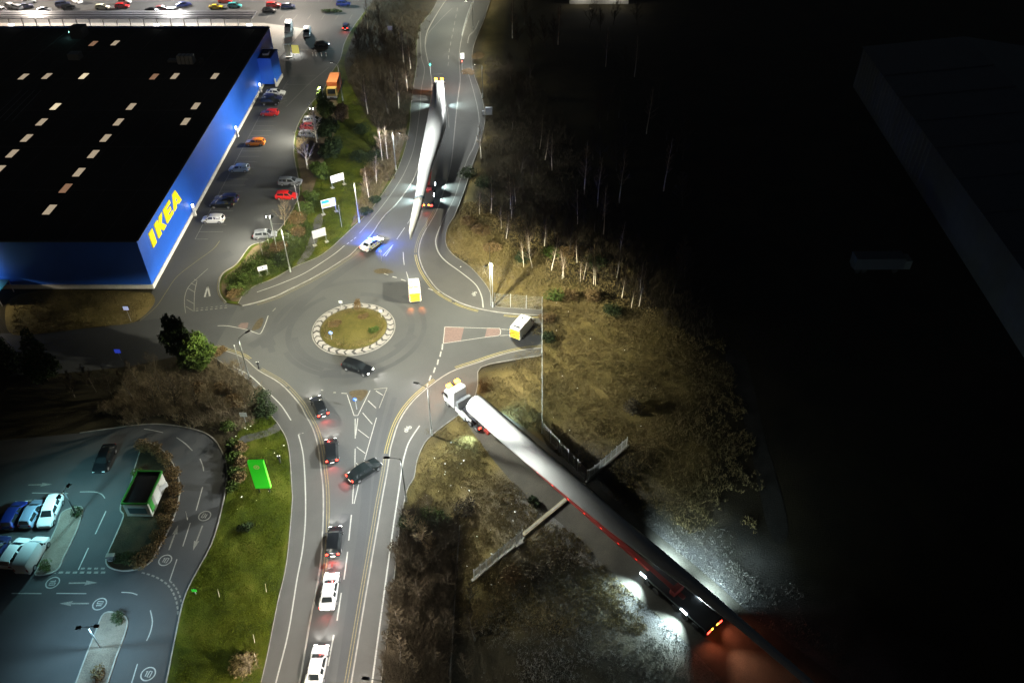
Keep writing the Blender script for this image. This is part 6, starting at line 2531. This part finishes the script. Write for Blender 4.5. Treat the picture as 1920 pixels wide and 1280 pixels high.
for k, p in enumerate(((352, 975), (412, 1120), (500, 1110), (478, 1205), (480, 1240))):
    t = thing('tree_stake', 'thin pale stake on the lower lawn', 'stake', (*at(*p), .1), 0, 'pale stakes on the lower lawn')
    q = MB()
    q.tube((0, 0, 0), (.12, .1, 1.5), .03, .02, 5)
    q.build('shaft', M_birch, t)
# kiosk island hedge
hedge = [(268, 838), (290, 844), (310, 862), (324, 888), (329, 918), (322, 950), (310, 980), (298, 1008), (284, 1034), (262, 1054)]
for k, p in enumerate(hedge):
    shrub('brown hedge plant in the curved row beside the kiosk, ' + ['first', 'second', 'third', 'fourth', 'fifth', 'sixth', 'seventh', 'eighth', 'ninth', 'last'][k] + ' from its upper tip', at(*p), [(0, 0, .45, 1.1, 1.0, .6), (.4, -.6, .4, .8, .8, .5)], 800, .09, M_brownleaf, 200 + k, 'hedge_plant', 'hedge plant', 'hedge plants curving round the kiosk island')
for k, (p, lab) in enumerate((((146, 962), 'dark bare bush at the top of the brown island'), ((222, 1160), 'dark bare bush at the tip of the sandy island'), ((86, 1062), 'straggly bush at the foot of the brown island'), ((186, 1262), 'reddish bare bush low on the sandy island'), ((258, 890), 'pale clipped bush at the left point of the kiosk island'))):
    shrub(lab, at(*p), [(0, 0, .4, .7, .8, .5), (.4, -.5, .35, .5, .5, .4)], 500, .07, [M_darkleaf, M_darkleaf, M_shrub, M_brownleaf, M_shrub][k], 230 + k)
shrub('dark clipped hedge block across the foot of the kiosk island', at(238, 1050), [(0, 0, .4, 2.0, .8, .55), (1.2, .1, .4, 1.4, .7, .5)], 1500, .09, M_darkleaf, 240)
# roundabout plants
for k, (p, s_, m_, lab) in enumerate((((628, 614), .62, M_brownleaf, 'low brown bush on the left of the roundabout island'), ((700, 625), .5, M_shrub, 'low yellow-green bush on the right of the roundabout island'), ((672, 584), .75, M_brownleaf, 'olive bush standing at the far edge of the roundabout island'), ((680, 600), .5, M_brownleaf, 'small brown bush in the middle of the island'))):
    shrub(lab, at(*p), [(0, 0, .5 * s_, 1.6 * s_, 1.5 * s_, .5 * s_), (.5, .5, .45 * s_, 1.0 * s_, 1.0 * s_, .5 * s_)] if k != 2 else [(0, 0, .8, .62, .5, .9), (.1, 0, 1.6, .45, .4, .6)], 700, .085, m_, 260 + k, z=.45)
# main car park island
shrub('low green shrub island in the main car park', at(622, 24), [(0, 0, .5, 2.4, .9, .6), (1.8, .1, .4, 1.6, .7, .5), (-1.8, .1, .45, 1.6, .8, .5)], 1200, .12, M_shrub, 300)

# --- birches and scrub east of the north road
birch_px = [(982, 500, .62), (998, 502, .72), (993, 472, .7), (1021, 462, .7), (1034, 507, .85), (1054, 523, .62), (1057, 521, .6), (1082, 493, .72), (1088, 528, .55), (1094, 525, .85), (1113, 533, .95), (1117, 535, .66), (1166, 558, .72), (1184, 577, .80), (1198, 575, .8), (949, 448, .6),
            (940, 429, .5), (959, 412, .62), (899, 402, .5), (1083, 420, .8), (1130, 412, .8), (1163, 470, .7), (1200, 545, .6), (957, 392, .8), (967, 385, .7), (1035, 320, .9), (1022, 300, .8), (1012, 280, .85), (921, 400, .9), (903, 300, .9)]
ORD = ['first', 'second', 'third', 'fourth', 'fifth', 'sixth', 'seventh', 'eighth', 'ninth', 'tenth', 'eleventh', 'twelfth', 'thirteenth', 'fourteenth', 'fifteenth', 'sixteenth', 'seventeenth', 'eighteenth', 'nineteenth', 'twentieth',
       'twenty-first', 'twenty-second', 'twenty-third', 'twenty-fourth', 'twenty-fifth', 'twenty-sixth', 'twenty-seventh', 'twenty-eighth', 'twenty-ninth', 'thirtieth']
birch_px.sort()
for k, (px, py, s_) in enumerate(birch_px):
    tree('birch', ['short', 'slim', 'tall'][(s_ > .6) + (s_ > .75)] + ' white-stemmed birch at the eastern wood edge, ' + ORD[k] + ' from the left', at(px, py), s_, 'white-stemmed birches at the wood edge', lean=(rng.uniform(-.02, .14), rng.uniform(-.06, .06)))
for k in range(60):
    px, py = rng.uniform(925, 1300), rng.uniform(40, 560)
    if py > 380 + (px - 900) * .62:
        continue
    tree('dark' if k % 5 else 'birch', 'bare tree lost in the dark wood east of the north road', at(px, py), rng.uniform(.9, 1.3), 'bare trees in the dark eastern wood')
for k, (p, s_, m_, lab) in enumerate((((1042, 560), 1.3, M_shrub, 'green bush just right of the mesh fence corner'), ((980, 490), 1.3, M_darkleaf, 'dark green bush between the leftmost lit birches'), ((1030, 480), 1.4, M_shrub, 'green bush behind the second lit birch'), ((905, 440), 1.4, M_brownleaf, 'rust-brown scrub beside the path bend'),
                                      ((925, 470), 1.2, M_brownleaf, 'brown scrub in the middle of the verge'), ((880, 420), 1.2, M_brownleaf, 'rust-coloured scrub at the upper path edge'), ((1070, 560), 1.2, M_brownleaf, 'straw scrub right of the fence bush'), ((1110, 560), 1.3, M_brownleaf, 'straw scrub under the leaning birches'),
                                      ((1150, 590), 1.3, M_darkleaf, 'dark scrub at the right end of the birches'), ((880, 330), 1.5, M_darkleaf, 'dark scrub beside the upper right path'), ((908, 350), 1.7, M_darkleaf, 'dark scrub at the wood edge by the upper path'), ((878, 140), 1.2, M_brownleaf, 'rust scrub by the red signal'), ((898, 110), 1.3, M_brownleaf, 'brown scrub above the red signal'),
                                      ((1028, 640), 1.0, M_darkleaf, 'dark scrub right behind the fence end of the east arm'), ((1030, 600), .9, M_brownleaf, 'brown scrub behind the fence beside the works van'), ((1065, 480), 1.5, M_brownleaf, 'straw scrub among the middle birches'), ((1120, 500), 1.5, M_darkleaf, 'dark scrub behind the leaning birches'), ((1187, 770), 1.3, M_dtwig, 'dark low bramble out in the dry field'), ((1000, 940), .5, M_darkleaf, 'small dark weed on the haul road edge'))):
    R_ = random.Random(k + 300)
    shrub(lab, at(*p), [(0, 0, .6 * s_, 1.2 * s_, 1.1 * s_, .7 * s_), (R_.uniform(-1.2, 1.2), R_.uniform(-.8, .8), .5 * s_, .9 * s_, .9 * s_, .6 * s_), (R_.uniform(-1.2, 1.2), R_.uniform(-.8, .8), .55 * s_, .8 * s_, .7 * s_, .6 * s_)], 900, .11, m_, 400 + k)
# --- scrub wood at the bottom centre
for k, p in enumerate(((775, 1000), (790, 1020), (808, 1040), (770, 1060), (795, 1075), (822, 1060), (765, 1120), (790, 1130), (815, 1120), (838, 1100), (755, 1180), (785, 1195), (815, 1185), (750, 1250), (780, 1270), (812, 1255), (832, 1180), (836, 1030), (760, 1330), (800, 1340), (880, 1130), (890, 1200), (875, 1270))):
    tree('bare' if k < 3 else 'dark', 'leafless scrub tree in the dark thicket right of the south road', at(*p), rng.uniform(.55, .85), 'leafless scrub trees in the thicket')
tree('bare', 'bare pale thorn tree on the verge above the thicket', at(805, 962), .62)
for k, (p, s_, m_, lab) in enumerate((((806, 968), 1.0, M_shrub, 'green bramble at the foot of the pale thorn tree'), ((770, 985), 1.0, M_darkleaf, 'dark bramble at the path edge above the thicket'), ((790, 990), 1.3, M_darkleaf, 'dark bramble at the top of the thicket'), ((825, 985), 1.2, M_darkleaf, 'dark bramble right of the thorn tree'), ((760, 1040), 1.1, M_dtwig, 'brown bramble along the path edge, upper'), ((752, 1110), 1.1, M_dtwig, 'brown bramble along the path edge, middle'), ((740, 1200), 1.1, M_dtwig, 'brown bramble along the path edge, lower'),
                                      ((870, 960), 1.1, M_dtwig, 'brown bramble beside the haul road'), ((1055, 1060), 1.6, M_dtwig, 'dark bramble mound below the haul road'), ((1010, 1080), 1.3, M_dtwig, 'dark bramble mound below the palisade gate'), ((960, 1080), 1.0, M_brownleaf, 'straw bramble in the shade of the palisade gate'))):
    R_ = random.Random(k + 600)
    shrub(lab, at(*p), [(0, 0, .5 * s_, 1.3 * s_, 1.2 * s_, .6 * s_), (R_.uniform(-1.2, 1.2), R_.uniform(-1, 1), .45 * s_, 1.0 * s_, 1.0 * s_, .5 * s_)], 900, .10, m_, 500 + k)

# --- uncountable brush in the wooded strips
scatter_blades('undergrowth', ats([(250, 705), (395, 680), (428, 695), (468, 722), (502, 775), (478, 782), (450, 794), (425, 818), (394, 808), (340, 790), (270, 786), (180, 780)]), 22000, 1.0, .05, M_twig, 11, .05, lean=.45, edge=.9)
scatter_blades('undergrowth', ats([(655, 150), (675, 190), (700, 236), (760, 240), (772, 160), (778, 84), (800, 26), (720, -10), (668, 55)]), 22000, 1.4, .06, M_dtwig, 12, .1, lean=.35, edge=.9)
scatter_blades('undergrowth', ats([(912, 110), (916, 240), (894, 330), (892, 380), (940, 424), (1090, 490), (1180, 550), (1300, 640), (1340, 600), (1200, 420), (1100, 300), (1000, 150)]), 40000, 1.4, .06, M_dtwig, 13, .02, lean=.35, edge=.9)
scatter_blades('undergrowth', ats([(778, 962), (830, 968), (856, 985), (850, 1120), (838, 1340), (722, 1340), (718, 1290), (738, 1120), (752, 995), (764, 960)]), 42000, 1.5, .05, M_dtwig, 14, .02, lean=.4, edge=.9)
scatter_blades('undergrowth', ats([(430, 552), (446, 562), (505, 522), (560, 496), (585, 440), (570, 392), (556, 400), (530, 432), (500, 456), (455, 496), (424, 520)]), 14000, .7, .07, M_shrub, 15, .1, lean=.5, edge=.3)
scatter_blades('undergrowth', ats([(700, 386), (738, 324), (762, 244), (720, 246), (690, 300), (664, 420)]), 9000, .8, .06, M_twig, 16, .12, lean=.4, edge=.9)

# --- grass (uncountable)
def pp(pts):
    return ats(pts)


HAUL = pp([(866, 776), (884, 806), (925, 862), (980, 924), (1018, 954), (1085, 1010), (1150, 1078), (1205, 1130), (1262, 1180), (1375, 1300), (1450, 1390), (1740, 1390), (1600, 1290), (1420, 1160), (1310, 1065), (1150, 935), (1000, 815), (905, 748)])
scatter_blades('dry_grass', pp([(904, 700), (1016, 670), (1020, 560), (1200, 580), (1330, 640), (1380, 700), (1400, 860), (1360, 960), (1280, 1000), (1150, 930), (1000, 812), (898, 744)]), 70000, .34, .07, M_straw, 1, 0, holes=(HAUL,), edge=2.2)
scatter_blades('dry_grass', pp([(812, 820), (866, 778), (925, 862), (1018, 954), (1164, 1080), (1230, 1135), (1180, 1180), (1080, 1180), (940, 1190), (866, 1160), (842, 1000), (770, 940), (778, 900), (786, 862), (796, 838)]), 60000, .30, .06, M_straw, 2, 0, holes=(HAUL,), edge=2.2)
scatter_blades('dry_grass', pp([(838, 462), (852, 482), (884, 503), (912, 534), (924, 560), (1016, 570), (1060, 600), (1250, 610), (1180, 500), (1000, 420), (920, 380), (870, 380), (845, 430)]), 34000, .36, .08, M_straw, 3)
scatter_blades('sparse_grass', pp([(1150, 940), (1290, 990), (1420, 1080), (1560, 1220), (1680, 1390), (1500, 1390), (1310, 1065)]), 16000, .26, .05, mat('grey_dead_grass', (.10, .095, .08), .95, col2=(.22, .21, .18), scale=.2, spec=.05), 21, edge=1.5, holes=(HAUL,))
scatter_blades('sparse_grass', pp([(1030, 1010), (1164, 1080), (1285, 1180), (1420, 1300), (1460, 1390), (1150, 1390), (960, 1290), (900, 1170), (980, 1080)]), 26000, .26, .05, MATS['grey_dead_grass'], 22, edge=1.5, holes=(HAUL,))
scatter_blades('bank_grass', pp([(20, 560), (80, 545), (286, 552), (252, 604), (90, 624), (26, 628)]), 7000, .3, .08, M_straw, 4, .05)
scatter_blades('lawn_blades', pp([(470, 790), (507, 780), (538, 836), (545, 940), (518, 1131), (488, 1275), (330, 1280), (352, 1112), (400, 1020), (440, 930)]), 42000, .13, .05, M_grassb, 5, ZP - .03)
scatter_blades('lawn_blades', pp([(512, 520), (600, 478), (690, 396), (735, 330), (700, 240), (665, 170), (640, 190), (618, 300), (575, 420), (560, 495)]), 32000, .14, .06, M_grassb, 6, ZP - .03)
scatter_blades('island_grass', ring_pts((ICX, ICY), 4.9, 24)[:-1], 6000, .22, .06, M_straw, 7, .38)
# pale litter flecks blown into the verges
R_ = random.Random(5)
q = MB()
for k in range(70):
    px, py = R_.choice([(R_.uniform(850, 1000), R_.uniform(450, 560)), (R_.uniform(800, 880), R_.uniform(830, 960)), (R_.uniform(1030, 1240), R_.uniform(560, 820)), (R_.uniform(440, 540), R_.uniform(800, 960)), (R_.uniform(850, 1000), R_.uniform(930, 1100))])
    x, y = at(px, py)
    s_ = R_.uniform(.05, .13)
    q.box(x, y, .22, s_ * 1.5, s_, .02, 0, R_.uniform(0, 3))
q.build('litter', M_litter, None)['kind'] = 'stuff'

# ================================================================== thin night mist (closed box round the whole scene, sky outside)
hz = MB()
hz.box(0, 800, 40.5, 3100, 3100, 83)
hm = bpy.data.materials.new('mist')
hm.use_nodes = True
nt = hm.node_tree
nt.nodes.remove(nt.nodes['Principled BSDF'])
pv = nt.nodes.new('ShaderNodeVolumePrincipled')
pv.inputs['Density'].default_value = .0004
pv.inputs['Color'].default_value = (.9, .92, .95, 1)
pv.inputs['Anisotropy'].default_value = .3
nt.links.new(pv.outputs[0], nt.nodes['Material Output'].inputs['Volume'])
hz.build('haze', hm, kind='stuff')
